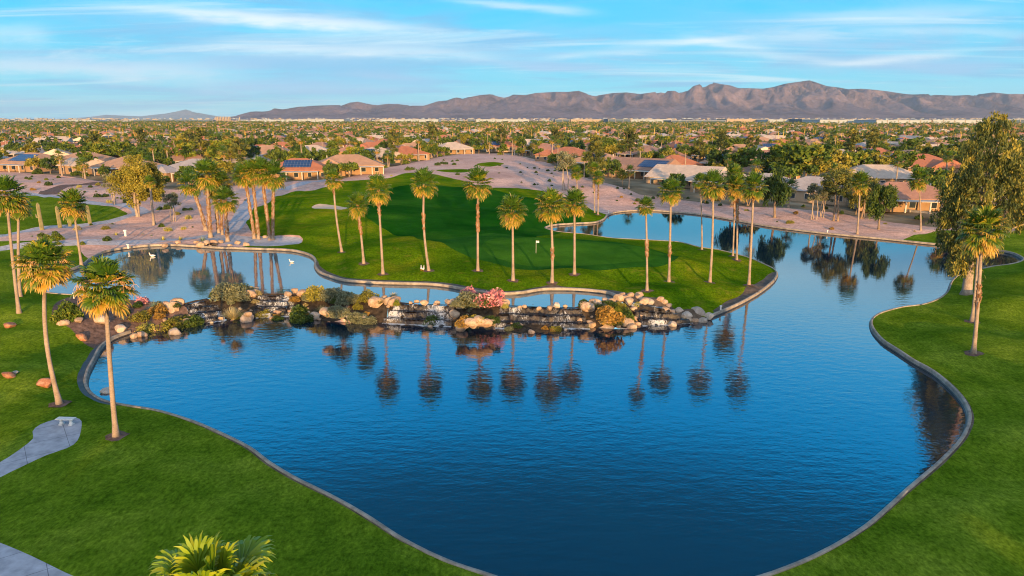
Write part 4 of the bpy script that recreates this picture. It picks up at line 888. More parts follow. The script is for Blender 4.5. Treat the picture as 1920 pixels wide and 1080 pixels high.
boulders('around the pink flower islet', [(860,575,22,None,'w'),(853,590,18),(850,602,24),(866,608,22),(898,606,26),(885,611,26),(931,598,20,None,'w'),(934,584,22),(945,588,20),(947,574,16),(922,608,18),(843,589,12),(839,584,12),(872,612,24),(911,609,22)], GR)
boulders('strewn on the broad ledges', [(795,571,16),(781,583,9),(819,583,12),(815,577,9),(807,614,10),(1010,580,10),(984,596,9),(995,626,15,0),(976,614,14),(1043,594,16,None,'w'),(1088,608,14),(960,605,12),(770,588,9),(1030,600,12),(760,600,9),(1060,590,9),(975,577,8)], GR)
boulders('around the last islet before the island tip', [(1094,575,20),(1102,580,26),(1115,574,26),(1112,585,18),(1110,598,20),(1106,604,20),(1127,605,26),(1120,592,14),(1160,563,22),(1147,570,20),(1180,568,18),(1190,590,16),(1190,603,18),(1201,596,16),(1185,616,18),(1196,610,14),(1168,560,12),(1135,568,18),(1144,612,40,.1),(1175,612,30,.1)], GR)
boulders('along the island tip shore', [(1168,556,14),(1175,562,16),(1200,562,18),(1207,571,24),(1218,576,20,None,'w'),(1238,574,14),(1245,576,14),(1248,587,22),(1256,578,14),(1262,588,14),(1274,587,20,None,'w'),(1262,612,18,0,'w'),(1266,602,12),(1288,594,22,None,'w'),(1292,604,16),(1310,597,26,None,'w'),(1304,604,14),(1320,605,18,0,'w'),(1331,596,18,None,'w'),(1221,598,10),(1200,556,16),(1184,556,14),(1283,600,14)], GR)
boulders('on the pond bank below the palm cluster', [(367,456,10),(375,462,16),(385,460,18),(398,458,16),(392,466,12,U),(413,456,12),(444,458,12),(460,461,12),(308,462,10),(332,457,12),(484,446,8),(497,446,9),(430,462,9)], 'boulders on the pond bank')
# small spill of water between rocks below the palm cluster
x_, y_ = g(388, 464, U); mb = MB(); rs_ = random.Random(9)
for k in range(26): 
    a_ = rs_.uniform(-1.3, 1.3); mb.box((x_ + a_, y_ + rs_.uniform(0, 1.2) , U + .1 + rs_.uniform(0, .45)), (rs_.uniform(.3, .7), rs_.uniform(.3, .6), rs_.uniform(.2, .4)), rs_.uniform(0, 3))
o = mb.build('rock_spill', [M['darkrock']]); tag(o, 'dark wet rocks spilling into the pond below the palm cluster', 'rock outlet')

# ------------------------------------------------------------------ planting on the dam
GP = 'planting along the falls'
for kind, px, w, lb, hs in [
    ('green2',(130,597),44,'round bright green bush in the planting bed behind two boulders',1.15),('agave',(293,580),34,'spiky blue grey agave beside the pond end of the bed',1.0),('pink',(268,567),20,'small pink flowering bush at the back of the planting bed',1),
    ('green',(235,588),18,'small dark bush hidden behind the nearest palm crown',1),('olive',(267,598),34,'low olive bush in the planting bed left of a larger one',.8),
    ('yellow',(275,612),30,'yellow green mounding bush at the water side of the bed',.9),('olive',(325,602),44,'broad golden green bush beside the first cascade rocks',.8),('red',(300,598),30,'orange tinged bush between two green ones in the bed',.9),('agave',(230,598),14,'small agave near the nearest palm trunk',1),('green',(258,574),18,'dark bush at the back edge of the planting bed',.8),
    ('green',(360,592),30,'dark green mossy bush beside the first cascade',1.0),('green',(349,600),22,'low dark bush under the first cascade rocks',.8),('red',(310,575),14,'small rusty bush at the back of the bed',.8),
    ('sage',(430,556),52,'grey green shrub topping the grassy islet',.95),('green2',(410,551),26,'green shrub at the back left of the grassy islet',.7),('olive',(450,548),34,'olive shrub at the back of the grassy islet',.8),('sage',(448,562),34,'grey shrub in the middle of the grassy islet',.9),('brown',(470,545),20,'dry brown shrub at the right of the grassy islet',.9),
    ('tuft',(412,576),32,'pale fountain grass on the left of the grassy islet',.8),('tuft',(437,598),44,'large straw coloured fountain grass at the front of the grassy islet',1.0),('tuft2',(440,586),26,'grey fountain grass behind the large straw one',.8),
    ('tuft',(478,592),22,'straw grass by the second cascade',.8),('olive',(495,592),24,'small bush at the foot of the second cascade',.8),('tuft2',(530,592),18,'small tuft between rocks at the foot of the second cascade',.8),('green',(520,598),20,'dark low bush right of the second cascade foot',.6),
    ('red',(553,560),20,'rusty shrub at the back left of the long islet',.7),('green',(562,582),34,'dark shrub at the left end of the long islet',1.0),('green',(565,597),36,'low dark green shrub at the front left of the long islet',.7),('olive',(594,574),38,'golden olive shrub near the left of the long islet',1.1),('sage',(582,560),24,'grey shrub at the back of the long islet',.9),
    ('sage',(620,574),36,'dull green shrub in the middle of the long islet',1.0),('tuft2',(603,586),28,'grey tuft grass in the middle of the long islet',.8),('sage',(636,592),32,'grey shrub at the front of the long islet',1.1),('sage',(650,578),38,'large grey shrub right of the middle of the long islet',1.0),('brown',(656,560),26,'dry rust topped shrub at the back of the long islet',.9),('green',(632,562),22,'green shrub at the back of the long islet',.9),
    ('sage',(672,588),34,'grey shrub in the front right of the long islet',1.0),('olive',(690,574),34,'olive shrub near the right end of the long islet',.9),('sage',(690,588),26,'small grey shrub by the right boulders of the long islet',.8),('tuft',(712,572),28,'golden grass near the right end of the long islet',.8),('tuft',(738,558),24,'golden grass topping the right boulders of the long islet',.8),('sage',(668,562),24,'pale shrub at the back right of the long islet',.8),('tuft',(575,575),22,'straw grass in the left of the long islet',.8),
    ('green2',(744,575),12,'bright weed hanging on the right boulders of the long islet',1.4),('green',(814,606),30,'mossy green clump in the middle of the broad cascade',.8),
    ('pink',(880,558),32,'smaller pink flowering bush at the top left of the flower islet',1.0),('pink',(920,570),46,'larger pink flowering bush at the top right of the flower islet',1.05),('sage',(903,560),26,'grey bush between the two pink flowering bushes',.9),('sage',(880,578),46,'grey green shrub in the centre of the flower islet',.9),('olive',(885,590),36,'low olive shrub in the centre of the flower islet',.8),('green',(915,590),34,'dark green shrub below the larger pink bush',.9),
    ('red',(873,608),36,'golden orange ground shrub at the front of the flower islet',.7),('yellow',(866,612),18,'yellow moss clump at the waterline of the flower islet',.6),('green',(922,604),26,'dark trailing shrub at the right front of the flower islet',.8),('yellow',(947,580),12,'small yellow plant on the right rocks of the flower islet',1),('sage',(860,572),24,'grey bush at the left of the flower islet',.8),('olive',(895,600),24,'small olive clump at the front of the flower islet',.7),
    ('green',(1095,592),22,'dark green clump at the end of the widest cascade',.9),('red',(1142,600),46,'rusty green mound in the middle of the last islet',1.05),('green2',(1140,598),18,'bright green clump in front of the rusty mound',.8),('green2',(1160,590),18,'bright green plant between the rusty and dark mounds',.9),('green',(1173,595),32,'dark green rounded bush on the last islet',1.1),('olive',(1150,606),26,'low rusty plant at the front of the last islet',.7),('green',(1140,572),26,'low dark plant at the back of the last islet',.6),('yellow',(1193,585),14,'pale yellow plant beside the last cascade',1.0),('green',(1120,573),18,'small green plant at the back left of the last islet',.7),
    ('green',(970,612),22,'mossy clump on the left of the widest cascade',.6),('olive',(1042,606),18,'mossy clump on the right of the widest cascade',.9)]:
    if w: plant(kind, px, w, lb, GP, hs=hs)

_dam = np.vstack([lakeB, pondB[::-1]]); _n = 0; _cf = {}; _rf = random.Random(21)
for _ in range(900):
    x = _rf.uniform(_dam[:, 0].min(), _dam[:, 0].max()); y = _rf.uniform(_dam[:, 1].min(), _dam[:, 1].max())
    if not inside(_dam, np.array([x]), np.array([y]))[0] or any(inside(c_, np.array([x]), np.array([y]))[0] for c_ in CP): continue
    _n += 1
    if _n > 150: break
    z = H(x, y); px_, py_ = proj(x, y, z); isl_ = 'left of the first cascade' if px_ < 350 else 'on the grassy islet' if px_ < 490 else 'on the long islet' if px_ < 745 else 'on the flower islet' if px_ < 950 else 'on the last islet'
    _q = _rf.random() < .55; _cf[(isl_, _q)] = _cf.get((isl_, _q), 0) + 1; _o = ords(_cf[(isl_, _q)] - 1)
    if _q:
        k = _rf.choice(('sage', 'olive', 'green', 'tuft', 'brown', 'sage', 'red', 'tuft2')); s_ = _rf.uniform(.3, .65); tag(link(NAMN.get(k, 'shrub'), SH[k], None, (x, y, z - .05), _rf.uniform(0, 6), (s_, s_, s_)), f'small filler plant {isl_}, {_o} in the planting', CATN[k], 'low filler plants along the falls')
    else:
        s_ = _rf.uniform(.16, .34); o = link('boulder', _rf.choice(BO + BW), None, (x, y, z + .08), _rf.uniform(0, 6), (s_, s_, s_)); tag(o, f'small loose rock {isl_}, {_o} among the plants', 'boulder', 'small loose rocks along the falls')
# wet dark stones broken over the ledges
for ci, c_ in enumerate(CP):
    a0, a1, b1, b0 = c_; w_ = float(np.linalg.norm(a1 - a0)); nn = int(w_ * 1.3)
    for q in range(nn):
        s_, t_ = _rf.random(), _rf.choice((.12, .38, .45, .7, .78, .97)) + _rf.uniform(-.06, .06); p = (a0 * (1 - s_) + a1 * s_) * (1 - t_) + (b0 * (1 - s_) + b1 * s_) * t_; r_ = _rf.uniform(.14, .36)
        o = link('ledge_stone', BD[q % 2], None, (float(p[0]), float(p[1]), U * (1 - t_) + .02), _rf.uniform(0, 6), (r_, r_, r_ * .9)); tag(o, f'dark wet stone on the {ords(ci)} cascade from the left, {ords(q)} in it', 'stone', 'dark wet stones on the cascades')
# ------------------------------------------------------------------ shrubs on the gravel
def shrubs(where, L_, group):
    n = {}
    for b in sorted(L_):
        k = b[3] if len(b) > 3 else 'green'; n[k] = n.get(k, 0) + 1
        word = {'green': 'dark green shrub', 'green2': 'green shrub', 'red': 'reddish brown shrub', 'yellow': 'yellow green shrub', 'aloe': 'yellow aloe', 'agave': 'spiky agave', 'olive': 'olive shrub', 'brown': 'dry shrub', 'pink': 'pink shrub'}[k]
        plant(k, (b[0], b[1]), b[2], f'{ords(n[k]-1)} {word} from the left {where}', group, hs=1.0)
shrubs('in the bed between the cart paths', [(77,443,13),(89,450,20,'green2'),(107,450,27,'green2'),(108,458,13,'green2'),(60,444,9,'agave'),(155,458,11,'green2'),(200,451,16),(198,430,14,'olive'),(218,441,14,'aloe'),(268,439,7,'agave'),(284,442,7,'agave'),(306,450,18,'aloe'),(338,450,16,'aloe'),(303,425,13,'green2'),(315,433,15,'yellow'),(344,430,11,'yellow'),(380,452,22,'agave'),(103,437,9),(211,421,6),(361,426,4),(146,432,18,'brown'),(171,422,7)], 'shrubs in the bed between the cart paths')
shrubs('on the far left gravel', [(50,335,8),(57,337,9,'green2'),(73,343,7,'red'),(92,347,13),(62,357,11,'red'),(87,338,9,'green2'),(110,334,9),(100,337,3),(149,351,9,'yellow'),(169,351,8),(184,347,10,'olive'),(136,358,9,'red'),(159,360,5),(184,371,16),(198,369,12),(205,380,11,'yellow'),(230,374,9),(240,380,16),(299,394,13),(315,392,18),(347,395,10),(357,394,9),(333,402,11,'olive'),(354,410,14,'yellow'),(220,373,5),(12,352,8),(28,346,9,'olive'),(180,359,4),(460,376,5),(328,380,8),(60,332,6)], 'shrubs on the far left gravel')
shrubs('on the middle gravel', [(697,334,9),(706,333,7),(734,330,5,'yellow'),(765,319,12,'green2'),(773,318,9),(820,310,11),(829,307,8),(836,308,9),(848,303,6),(857,302,6),(852,309,8),(832,301,5),(882,320,8),(893,312,6),(907,322,5),(937,311,5),(942,300,4),(950,315,5),(936,325,4),(858,328,8),(881,330,6),(928,298,5),(975,308,4),(976,324,6),(980,327,3),(1002,316,6),(1005,324,7),(1008,328,3),(1011,317,3),(1027,321,7),(1034,326,5),(1040,321,6),(1038,331,3),(1030,340,9),(1035,349,6),(1002,347,7),(1008,346,4),(978,342,4),(1075,352,7),(1092,351,6),(989,315,4),(1114,361,5)], 'shrubs scattered on the middle gravel')
shrubs('on the gravel bank across the lake', [(1158,353,6),(1170,354,4),(1165,370,7,'red'),(1157,377,5),(1183,365,6),(1196,377,11),(1190,382,6,'olive'),(1224,373,10),(1233,367,5),(1317,380,5),(1325,381,9),(1400,396,9,'olive'),(1385,402,7),(1506,388,9),(1492,400,10,'red'),(1481,419,14,'olive'),(1457,416,4),(1548,391,9),(1577,401,12),(1559,430,10,'red'),(1722,410,15),(1715,434,6,'brown'),(1660,420,7,'olive'),(1916,430,20),(1350,385,8),(1290,372,7)], 'shrubs on the gravel bank across the lake')

# ------------------------------------------------------------------ small things on the course
M['white'] = simple('white_paint', (.62, .61, .59), .6, .08, 3, .1)
def bench():
    x, y, z = G(125, 796); root = empty('stone_bench', (x, y, z), R(-3)); tag(root, 'white stone bench with two baluster legs on the grey path end', 'bench')
    mb = MB(); L_, W_ = 1.28, .42
    P_ = [(-L_/2, -W_/2), (L_/2, -W_/2), (L_/2, W_/2), (-L_/2, W_/2)]
    for zz, th, sc in ((.44, .03, .96), (.475, .05, 1.0)): mb.box((0, 0, zz), (L_ * sc, W_ * sc, th))
    mb.build('seat', [M['white']], root)
    for s in (-1, 1):
        mb = MB(); mb.box((s * .36, 0, .04), (.24, .34, .08)); mb.tube([(s * .36, 0, .08), (s * .36, 0, .14), (s * .36, 0, .24), (s * .36, 0, .36), (s * .36, 0, .425)], [.13, .14, .10, .12, .16], 12); mb.build('leg', [M['white']], root)
bench()
x, y, z = G(1005, 475); root = empty('golf_flag', (x, y, z)); tag(root, 'white golf flag on a thin pole in the putting green', 'golf flag')
mb = MB(); mb.tube([(0, 0, -.1), (0, 0, 1.9)], .022, 6); mb.build('pole', [M['white']], root)
V_ = []; F_ = []
for i in range(7):
    for j in (0, 1): V_.append((.02 + i * .07, .05 * math.sin(i * 1.1), 1.86 - j * .3)); 
    for j in (0, 1): V_.append((.02 + i * .07, .05 * math.sin(i * 1.1) + .012, 1.86 - j * .3))
for i in range(6):
    a_ = i * 4; F_ += [[a_, a_ + 4, a_ + 5, a_ + 1], [a_ + 2, a_ + 3, a_ + 7, a_ + 6], [a_, a_ + 2, a_ + 6, a_ + 4], [a_ + 1, a_ + 5, a_ + 7, a_ + 3]]
link('flag', mk_mesh('flag', V_, F_, [M['white']]), root)
M['duckbody'] = simple('white_feathers', (.75, .73, .68), .8, .12, 6, .3); M['beak'] = simple('orange_beak', (.65, .28, .05), .5, .1, 6, 0)
def bird(px, lvl, label, rz, standing=False, s=1.0):
    if lvl is None: x, y, z = G(*px)
    else: x, y = g(px[0], px[1], lvl); z = lvl
    root = empty('goose' if not standing else 'egret', (x, y, z), rz); root.scale = (s, s, s); tag(root, label, 'bird', 'white birds')
    lift = .28 if standing else 0
    mb = MB(); mb.tube([(-.42, 0, .16 + lift), (-.30, 0, .14 + lift), (-.1, 0, .13 + lift), (.12, 0, .14 + lift), (.26, 0, .20 + lift), (.31, 0, .34 + lift), (.30, 0, .48 + lift), (.35, 0, .55 + lift), (.42, 0, .54 + lift)], [.02, .09, .16, .155, .09, .055, .045, .06, .03], 12)
    mb.build('body', [M['duckbody']], root, True); mb = MB(); mb.tube([(.41, 0, .54 + lift), (.52, 0, .515 + lift)], [.026, .008], 6); mb.build('beak', [M['beak']], root)
    if standing:
        for q in (-1, 1): mb = MB(); mb.tube([(0, q * .07, 0), (.02, q * .07, .15), (0, q * .07, .34)], .018, 5); mb.build('leg', [M['beak']], root)
bird((286,481), U, 'white goose swimming on the left half of the pond', R(200), s=1.05)
bird((547,492), U, 'small white goose swimming near the island shore', R(185), s=.85)
bird((790,508), None, 'white bird standing left of the kinked palm trunk, left one of two', R(100), True, .85)
bird((794,509), None, 'white bird standing left of the kinked palm trunk, right one of two', R(80), True, .85)
def post(px, h_, label, w=.12):
    x, y, z = G(*px); mb = MB(); mb.box((0, 0, h_ * .4), (w, w, h_ * .8)); mb.box((0, -.02, h_ * .9), (w * 1.7, w * 1.3, h_ * .22)); o = mb.build('marker_post', [M['white']], None, False, (x, y, z)); tag(o, label, 'post', 'small white posts by the water')
post((1351,582), .6, 'small white light post on the island tip kerb', .14); post((241,466), .7, 'small white post on the pond bank beside the path', .2); post((236,443), 1.1, 'short pale stone post in the bed between the cart paths', .28)
post((1551,436), .5, 'tiny white post on the bank left of the orange skirted palm', .14); post((139,560), .7, 'thin pale stake at the near pond edge behind the palms', .08); post((1141,400), .7, 'small pink white post at the far corner of the island lake arm', .2)

# ------------------------------------------------------------------ houses
def tile_mat(name, c):
    m, nt, bs, o = new_mat(name); L = nt.links.new; n1 = noise(nt, .5, 5, .7); n2 = noise(nt, 5, 4, .7)
    cc = ramp(nt, n1, [(.3, tuple(q * .8 for q in c)), (.7, tuple(q * 1.15 for q in c))]); cc = mixc(nt, .6, cc, ramp(nt, n2, [(.3, (.7, .68, .66)), (.7, (1.15, 1.15, 1.15))]), 'MULTIPLY')
    L(cc, bs.inputs['Base Color']); bs.inputs['Roughness'].default_value = .85
    tcn = node(nt, 'ShaderNodeTexCoord'); w = node(nt, 'ShaderNodeTexWave', bands_direction='X'); w.inputs['Scale'].default_value = 3.2; L(tcn.outputs['Object'], w.inputs[0]); bump(nt, bs, w.outputs[0], .5, .06); return m
TM = {'terra': tile_mat('terracotta_tiles', (.38, .145, .075)), 'tan': tile_mat('tan_tiles', (.38, .23, .15)), 'light': tile_mat('pale_tiles', (.48, .40, .34)), 'grey': tile_mat('grey_tiles', (.34, .32, .33)), 'pink': tile_mat('rose_tiles', (.34, .18, .13)), 'brown': tile_mat('brown_tiles', (.27, .165, .125)), 'white': simple('white_flat_roof', (.45, .44, .43), .8, .1, 1)}
M['stucco'] = simple('tan_stucco', (.25, .165, .10), .9, .12, .8, .2); M['stucco2'] = simple('cream_stucco', (.30, .22, .15), .9, .12, .8, .2); M['orangewall'] = simple('orange_stucco', (.42, .21, .10), .9, .1, .8, .2)
M['trim'] = simple('pale_trim', (.42, .39, .35), .7, .08, 2, 0)
m, nt, bs, o = new_mat('window_glass'); bs.inputs['Base Color'].default_value = (.02, .03, .04, 1); bs.inputs['Roughness'].default_value = .08; M['glass'] = m
m, nt, bs, o = new_mat('solar_cells'); bs.inputs['Base Color'].default_value = (.02, .06, .20, 1); bs.inputs['Roughness'].default_value = .4; L = nt.links.new
br = node(nt, 'ShaderNodeTexBrick'); br.offset = 0; br.inputs['Scale'].default_value = 1.0; br.inputs['Mortar Size'].default_value = .03; br.inputs['Brick Width'].default_value = 1.0; br.inputs['Row Height'].default_value = 1.6
br.inputs['Color1'].default_value = (.010, .03, .10, 1); br.inputs['Color2'].default_value = (.014, .045, .14, 1); br.inputs['Mortar'].default_value = (.25, .27, .30, 1); tcn = node(nt, 'ShaderNodeTexCoord'); L(tcn.outputs['Object'], br.inputs[0]); L(br.outputs[0], bs.inputs['Base Color']); M['solar'] = m
def hip(mb, cx_, cy_, w, d, z0, rise, ov, gable=False, axis='x', th=.14):
    W, D = w / 2 + ov, d / 2 + ov
    if axis == 'x':
        r_ = W if gable else max(.2, W - D); e = [(-W, -D), (W, -D), (W, D), (-W, D)]; rd = [(-r_, 0), (r_, 0)]; F_ = [[0, 1, 5, 4], [2, 3, 4, 5], [1, 2, 5], [3, 0, 4]]
    else:
        r_ = D if gable else max(.2, D - W); e = [(-W, -D), (W, -D), (W, D), (-W, D)]; rd = [(0, -r_), (0, r_)]; F_ = [[1, 2, 5, 4], [3, 0, 4, 5], [0, 1, 4], [2, 3, 5]]
    V_ = [(cx_ + a, cy_ + b, z0) for a, b in e] + [(cx_ + a, cy_ + b, z0 + rise) for a, b in rd]; n = len(V_)
    V_ += [(cx_ + a, cy_ + b, z0 - th) for a, b in e]
    mb.add(V_, F_); mb.add([V_[0], V_[1], V_[2], V_[3]] + V_[n:], [[0, 4, 5, 1], [1, 5, 6, 2], [2, 6, 7, 3], [3, 7, 4, 0], [4, 7, 6, 5]])
def house_parts(w, d, roof, style=0, wing=True, patio=True, solar=False, gable=False, windows=5, axis='x', stucco='stucco', seed=0, rise=None):
    """list of (part name, mesh, [sub-parts]); front faces -y"""
    rs = random.Random(seed); h = 2.9; rise = rise or min(w, d) * .17 + .7; parts = []
    mb = MB(); mb.box((0, 0, h / 2 - .15), (w, d, h + .3))
    if gable:   # wall up into the gable ends
        if axis == 'x':
            for s in (-1, 1): mb.add([(s * w / 2, -d / 2, h), (s * w / 2, d / 2, h), (s * w / 2, 0, h + rise * .93)], [[0, 1, 2], [2, 1, 0]])
    if wing: wx, wy, ww, wd = w * .27 * (1 if seed % 2 else -1), -d / 2 - 2.2, w * .42, 4.4; mb.box((wx, wy + .002, h / 2 - .17), (ww, wd, h + .28))
    parts.append(('wall', mb.mesh('wall', [M[stucco]]), []))
    mb = MB(); hip(mb, 0, 0, w, d, h, rise, .55, gable, axis)
    if wing: hip(mb, wx, wy + 1.2, ww, wd + 2.4, h - .006, ww * .24 + .25, .5, False, 'y')
    vents = MB()
    for _ in range(3): xx, yy = rs.uniform(-w * .3, w * .3), rs.uniform(.5, d * .3); vents.box((xx, yy, h + rise * .75), (.25, .25, .9))
    parts.append(('roof', mb.mesh('roof', [TM[roof]]), [('roof_vent', vents.mesh('roof_vent', [M['trim']]))]))
    n = 0
    for k in range(windows):
        xx = -w / 2 + w * (k + .5) / windows; yy = -d / 2 - .03
        if wing and abs(xx - wx) < ww / 2 + .5: yy = -d / 2 - 4.4 - .03; 
        if wing and abs(xx - wx) < ww / 2 + .5 and abs(xx - wx) > ww / 2 - .9: continue
        ww_ = rs.choice((1.3, 1.9, 1.1)); hh = 1.3
        fr = MB(); fr.box((xx, yy, 1.45), (ww_ + .2, .10, hh + .2)); gl = MB(); gl.box((xx, yy - .06, 1.45), (ww_, .04, hh)); parts.append(('window', fr.mesh('window', [M['trim']]), [('pane', gl.mesh('pane', [M['glass']]))]))
    for s in (-1, 1):
        fr = MB(); fr.box((s * (w / 2 + .03), rs.uniform(-.25, .25) * d, 1.5), (.10, 1.5, 1.2)); p0 = fr.v; gl = MB(); gl.box((s * (w / 2 + .09), (p0[0][1] + p0[2][1]) / 2, 1.5), (.04, 1.3, 1.0)); parts.append(('window', fr.mesh('window', [M['trim']]), [('pane', gl.mesh('pane', [M['glass']]))]))
    if patio:
        px_ = -wx * .9 if wing else 0; pw = w * (.5 if wing else .7); mb = MB(); mb.box((px_, -d / 2 - 2.0, 2.62), (pw, 3.9, .16)); sub = []
        for k in range(4): q = MB(); q.box((px_ - pw / 2 + .2 + (pw - .4) * k / 3, -d / 2 - 3.7, 1.27), (.28, .28, 2.54)); sub.append(('post', q.mesh('post', [M['trim']])))
        parts.append(('patio_cover', mb.mesh('patio_cover', [M['trim']]), sub))
    if solar:
        D_ = d / 2 + .55; sl = math.atan2(rise, D_); mb = MB(); pw = w * .42; pd = D_ * .62
        c = Vector((0 if not wing else -wx, -D_ * .48, h + rise * .52 + .12)); u_ = Vector((0, math.cos(sl), math.sin(sl))); n_ = Vector((0, -math.sin(sl), math.cos(sl))); xv = Vector((1, 0, 0))
        P_ = [c + xv * a * pw / 2 + u_ * b * pd / 2 + n_ * e * .04 for e in (-1, 1) for a, b in ((-1, -1), (1, -1), (1, 1), (-1, 1))]
        mb.add(P_, [[3, 2, 1, 0], [4, 5, 6, 7], [0, 1, 5, 4], [1, 2, 6, 5], [2, 3, 7, 6], [3, 0, 4, 7]]); parts.append(('solar_panel', mb.mesh('solar_panel', [M['solar']]), []))
    return parts
def place_house(parts, x, y, z, rz, label=None, group=None):
    root = empty('house', (x, y, z), rz); tag(root, label, 'house', group)
    for nm, me, sub in parts:
        o = link(nm, me, root)
        for n2, m2 in sub: link(n2, m2, o)
    return root
EXC = []   # (x, y, radius) kept free by the scatter
GH = 'tile roofed houses lining the golf course'
HL = [ # px, py(front foot), width m, depth m, rot deg, roof, kwargs, label
 ((22,322),20,15,-20,'tan',dict(solar=True,patio=True,wing=False),'tan roofed house with dark solar panels at the left edge'),
 ((118,318),18,15,-25,'tan',dict(wing=False,patio=True),'tan roofed house with a pale gable second from the left edge'),
 ((128,327),11,9,-25,'light',dict(wing=False,gable=True,axis='x',patio=False,windows=3),'small pale roofed house front behind the palms on the left'),
 ((200,330),15,13,-25,'tan',dict(patio=True,wing=False),'pinkish tan roofed house just left of the yellow green trees'),
 ((335,340),18,15,-15,'grey',dict(wing=True),'grey brown hip roofed house behind the palm cluster'),
 ((555,337),18,14,8,'terra',dict(solar=True,wing=False,patio=True),'orange roofed house with solar panels and a long white columned patio'),
 ((655,327),20,14,15,'tan',dict(wing=True),'tan roofed house with dark patio and trees in front, left of centre'),
 ((715,305),18,14,25,'light',dict(solar=True,wing=True),'pale roofed house with long solar panels left of the gravel corridor'),
 ((772,301),16,14,30,'terra',dict(wing=False,patio=True),'orange roofed house jutting toward the gravel corridor'),
 ((860,289),18,14,30,'light',dict(wing=False,patio=True),'pale house with white columns at the top of the gravel corridor'),
 ((700,288),20,14,10,'terra',dict(wing=True),'long orange roofed house in the second row left of centre'),
 ((500,300),20,15,10,'tan',dict(wing=True),'tan roofed house behind the orange one with the columned patio'),
 ((580,300),20,15,10,'light',dict(wing=True),'pale roofed house in the second row behind the dark bushy tree'),
 ((1000,292),18,14,-35,'pink',dict(wing=True),'rose roofed house first to the right of the gravel corridor'),
 ((1045,303),18,14,-40,'terra',dict(wing=True),'orange roofed house behind the thin sparse tree'),
 ((1100,318),18,14,-42,'tan',dict(solar=True,wing=False),'house with bright blue solar roof behind the airy tree'),
 ((1180,333),20,15,-42,'brown',dict(solar=True,wing=True,gable=True),'brown gabled house with two blue solar arrays'),
 ((1268,352),19,15,-38,'light',dict(wing=False,gable=True,patio=True,stucco='stucco2'),'large white roofed gabled house with columned patio facing the lake'),
 ((1345,362),15,12,-38,'light',dict(wing=False,patio=True),'low white roofed house behind the right island palms'),
 ((1420,368),15,13,-38,'grey',dict(wing=False,patio=True),'shaded house behind the dark trees left of the grey roofed house'),
 ((1510,379),17,13,-38,'grey',dict(wing=False,patio=False,stucco='stucco2'),'grey hip roofed house right of the lone dark drooping tree'),
 ((1610,384),15,13,-30,'tan',dict(wing=False,patio=True),'house hidden behind the dark trees with a pale garden wall'),
 ((1712,397),19,13,-12,'pink',dict(wing=False,patio=True),'rose roofed house with deep shaded patio and white fascia'),
 ((1850,405),14,12,-12,'light',dict(wing=False,patio=True),'pale house behind the giant gum at the right edge'),
 ((1655,352),22,15,-15,'light',dict(wing=False,patio=False),'long white roofed house behind the rose roofed patio house'),
 ((1730,328),24,17,-12,'terra',dict(wing=True),'big terracotta roofed house left of the giant gum crown'),
 ((1620,335),16,12,-12,'tan',dict(wing=False,patio=False),'small tan walled house behind the orange skirted palm'),
 ((1370,320),22,15,-38,'tan',dict(wing=True,solar=True),'tan roofed house with solar panels behind the white roofed gabled one'),
 ((1440,312),20,14,-30,'pink',dict(wing=True),'rose roofed house beside the large round dark trees'),
 ((1190,300),20,15,-35,'brown',dict(wing=True),'brown roofed house behind the pair of short palms'),
]
for i, (pp, w, d, rz, roof, kw, lb) in enumerate(HL):
    w *= 1.18; d *= 1.15
    x, y, z = G(*pp); rr = R(rz); x2, y2 = x - math.sin(rr) * (d / 2 + 1), y + math.cos(rr) * (d / 2 + 1)
    kw = dict(kw); kw.setdefault('seed', i); place_house(house_parts(w, d, roof, **kw), x2, y2, z, rr, lb, GH); EXC.append((x2, y2, max(w, d) * .62))
# garden walls
def garden_wall(p0, p1, h_, mat, label):
    x0, y0, z0 = G(*p0); x1, y1, z1 = G(*p1); L_ = math.hypot(x1 - x0, y1 - y0); a_ = math.atan2(y1 - y0, x1 - x0); mb = MB(); mb.box((L_ / 2, 0, h_ / 2 - .1), (L_, .22, h_ + .2)); mb.box((L_ / 2, 0, h_ + .05), (L_ + .1, .34, .09))
    for k in range(int(L_ / 5) + 1): mb.box((min(L_, k * 5.0), 0, h_ / 2), (.42, .42, h_ + .22))
    o = mb.build('garden_wall', [M[mat]], None, False, (x0, y0, min(z0, z1)), a_); tag(o, label, 'garden wall', 'garden walls behind the lake bank')
garden_wall((1858,402),(1890,404),1.9,'orangewall','short orange garden wall left of the slanting tree at the right edge')
garden_wall((1908,406),(1960,412),1.9,'orangewall','orange garden wall cut by the right edge of the photo')
garden_wall((1550,383),(1650,388),1.1,'stucco2','low cream garden wall behind the dark trees across the lake')
garden_wall((1670,396),(1760,402),.9,'trim','low white railing wall in front of the rose roofed patio house')

# ------------------------------------------------------------------ neighbourhood beyond
pts_house = []; pts_tree = []
rr = np.random.default_rng(42)
def free(x, y, m=0):
    return all((x - a) ** 2 + (y - b) ** 2 > (c + m) ** 2 for a, b, c in EXC)
yy = 150.0; row = 0
while yy < 2500:
    sx_ = 23 + yy * .006; wx_ = yy * .80 + 30; nx = int(2 * wx_ / sx_)
    for k in range(nx):
        x = -wx_ + k * sx_ + rr.uniform(-2.5, 2.5); wy = 18 * math.sin(x * .011 + row * .35) + 10 * math.sin(x * .027)
        y = yy + wy + rr.uniform(-2, 2)
        pts_house.append((x, y, row, rr.uniform(-.12, .12) + .25 * math.cos(x * .011 + row * .35)))
        for _ in range(4 if yy < 500 else (5 if yy < 1000 else 4)):
            a_ = rr.uniform(0, 6.28); q = rr.uniform(9, 15); pts_tree.append((x + math.cos(a_) * q * .8, y + math.sin(a_) * q))
    yy += 30 + yy * .012; row += 1
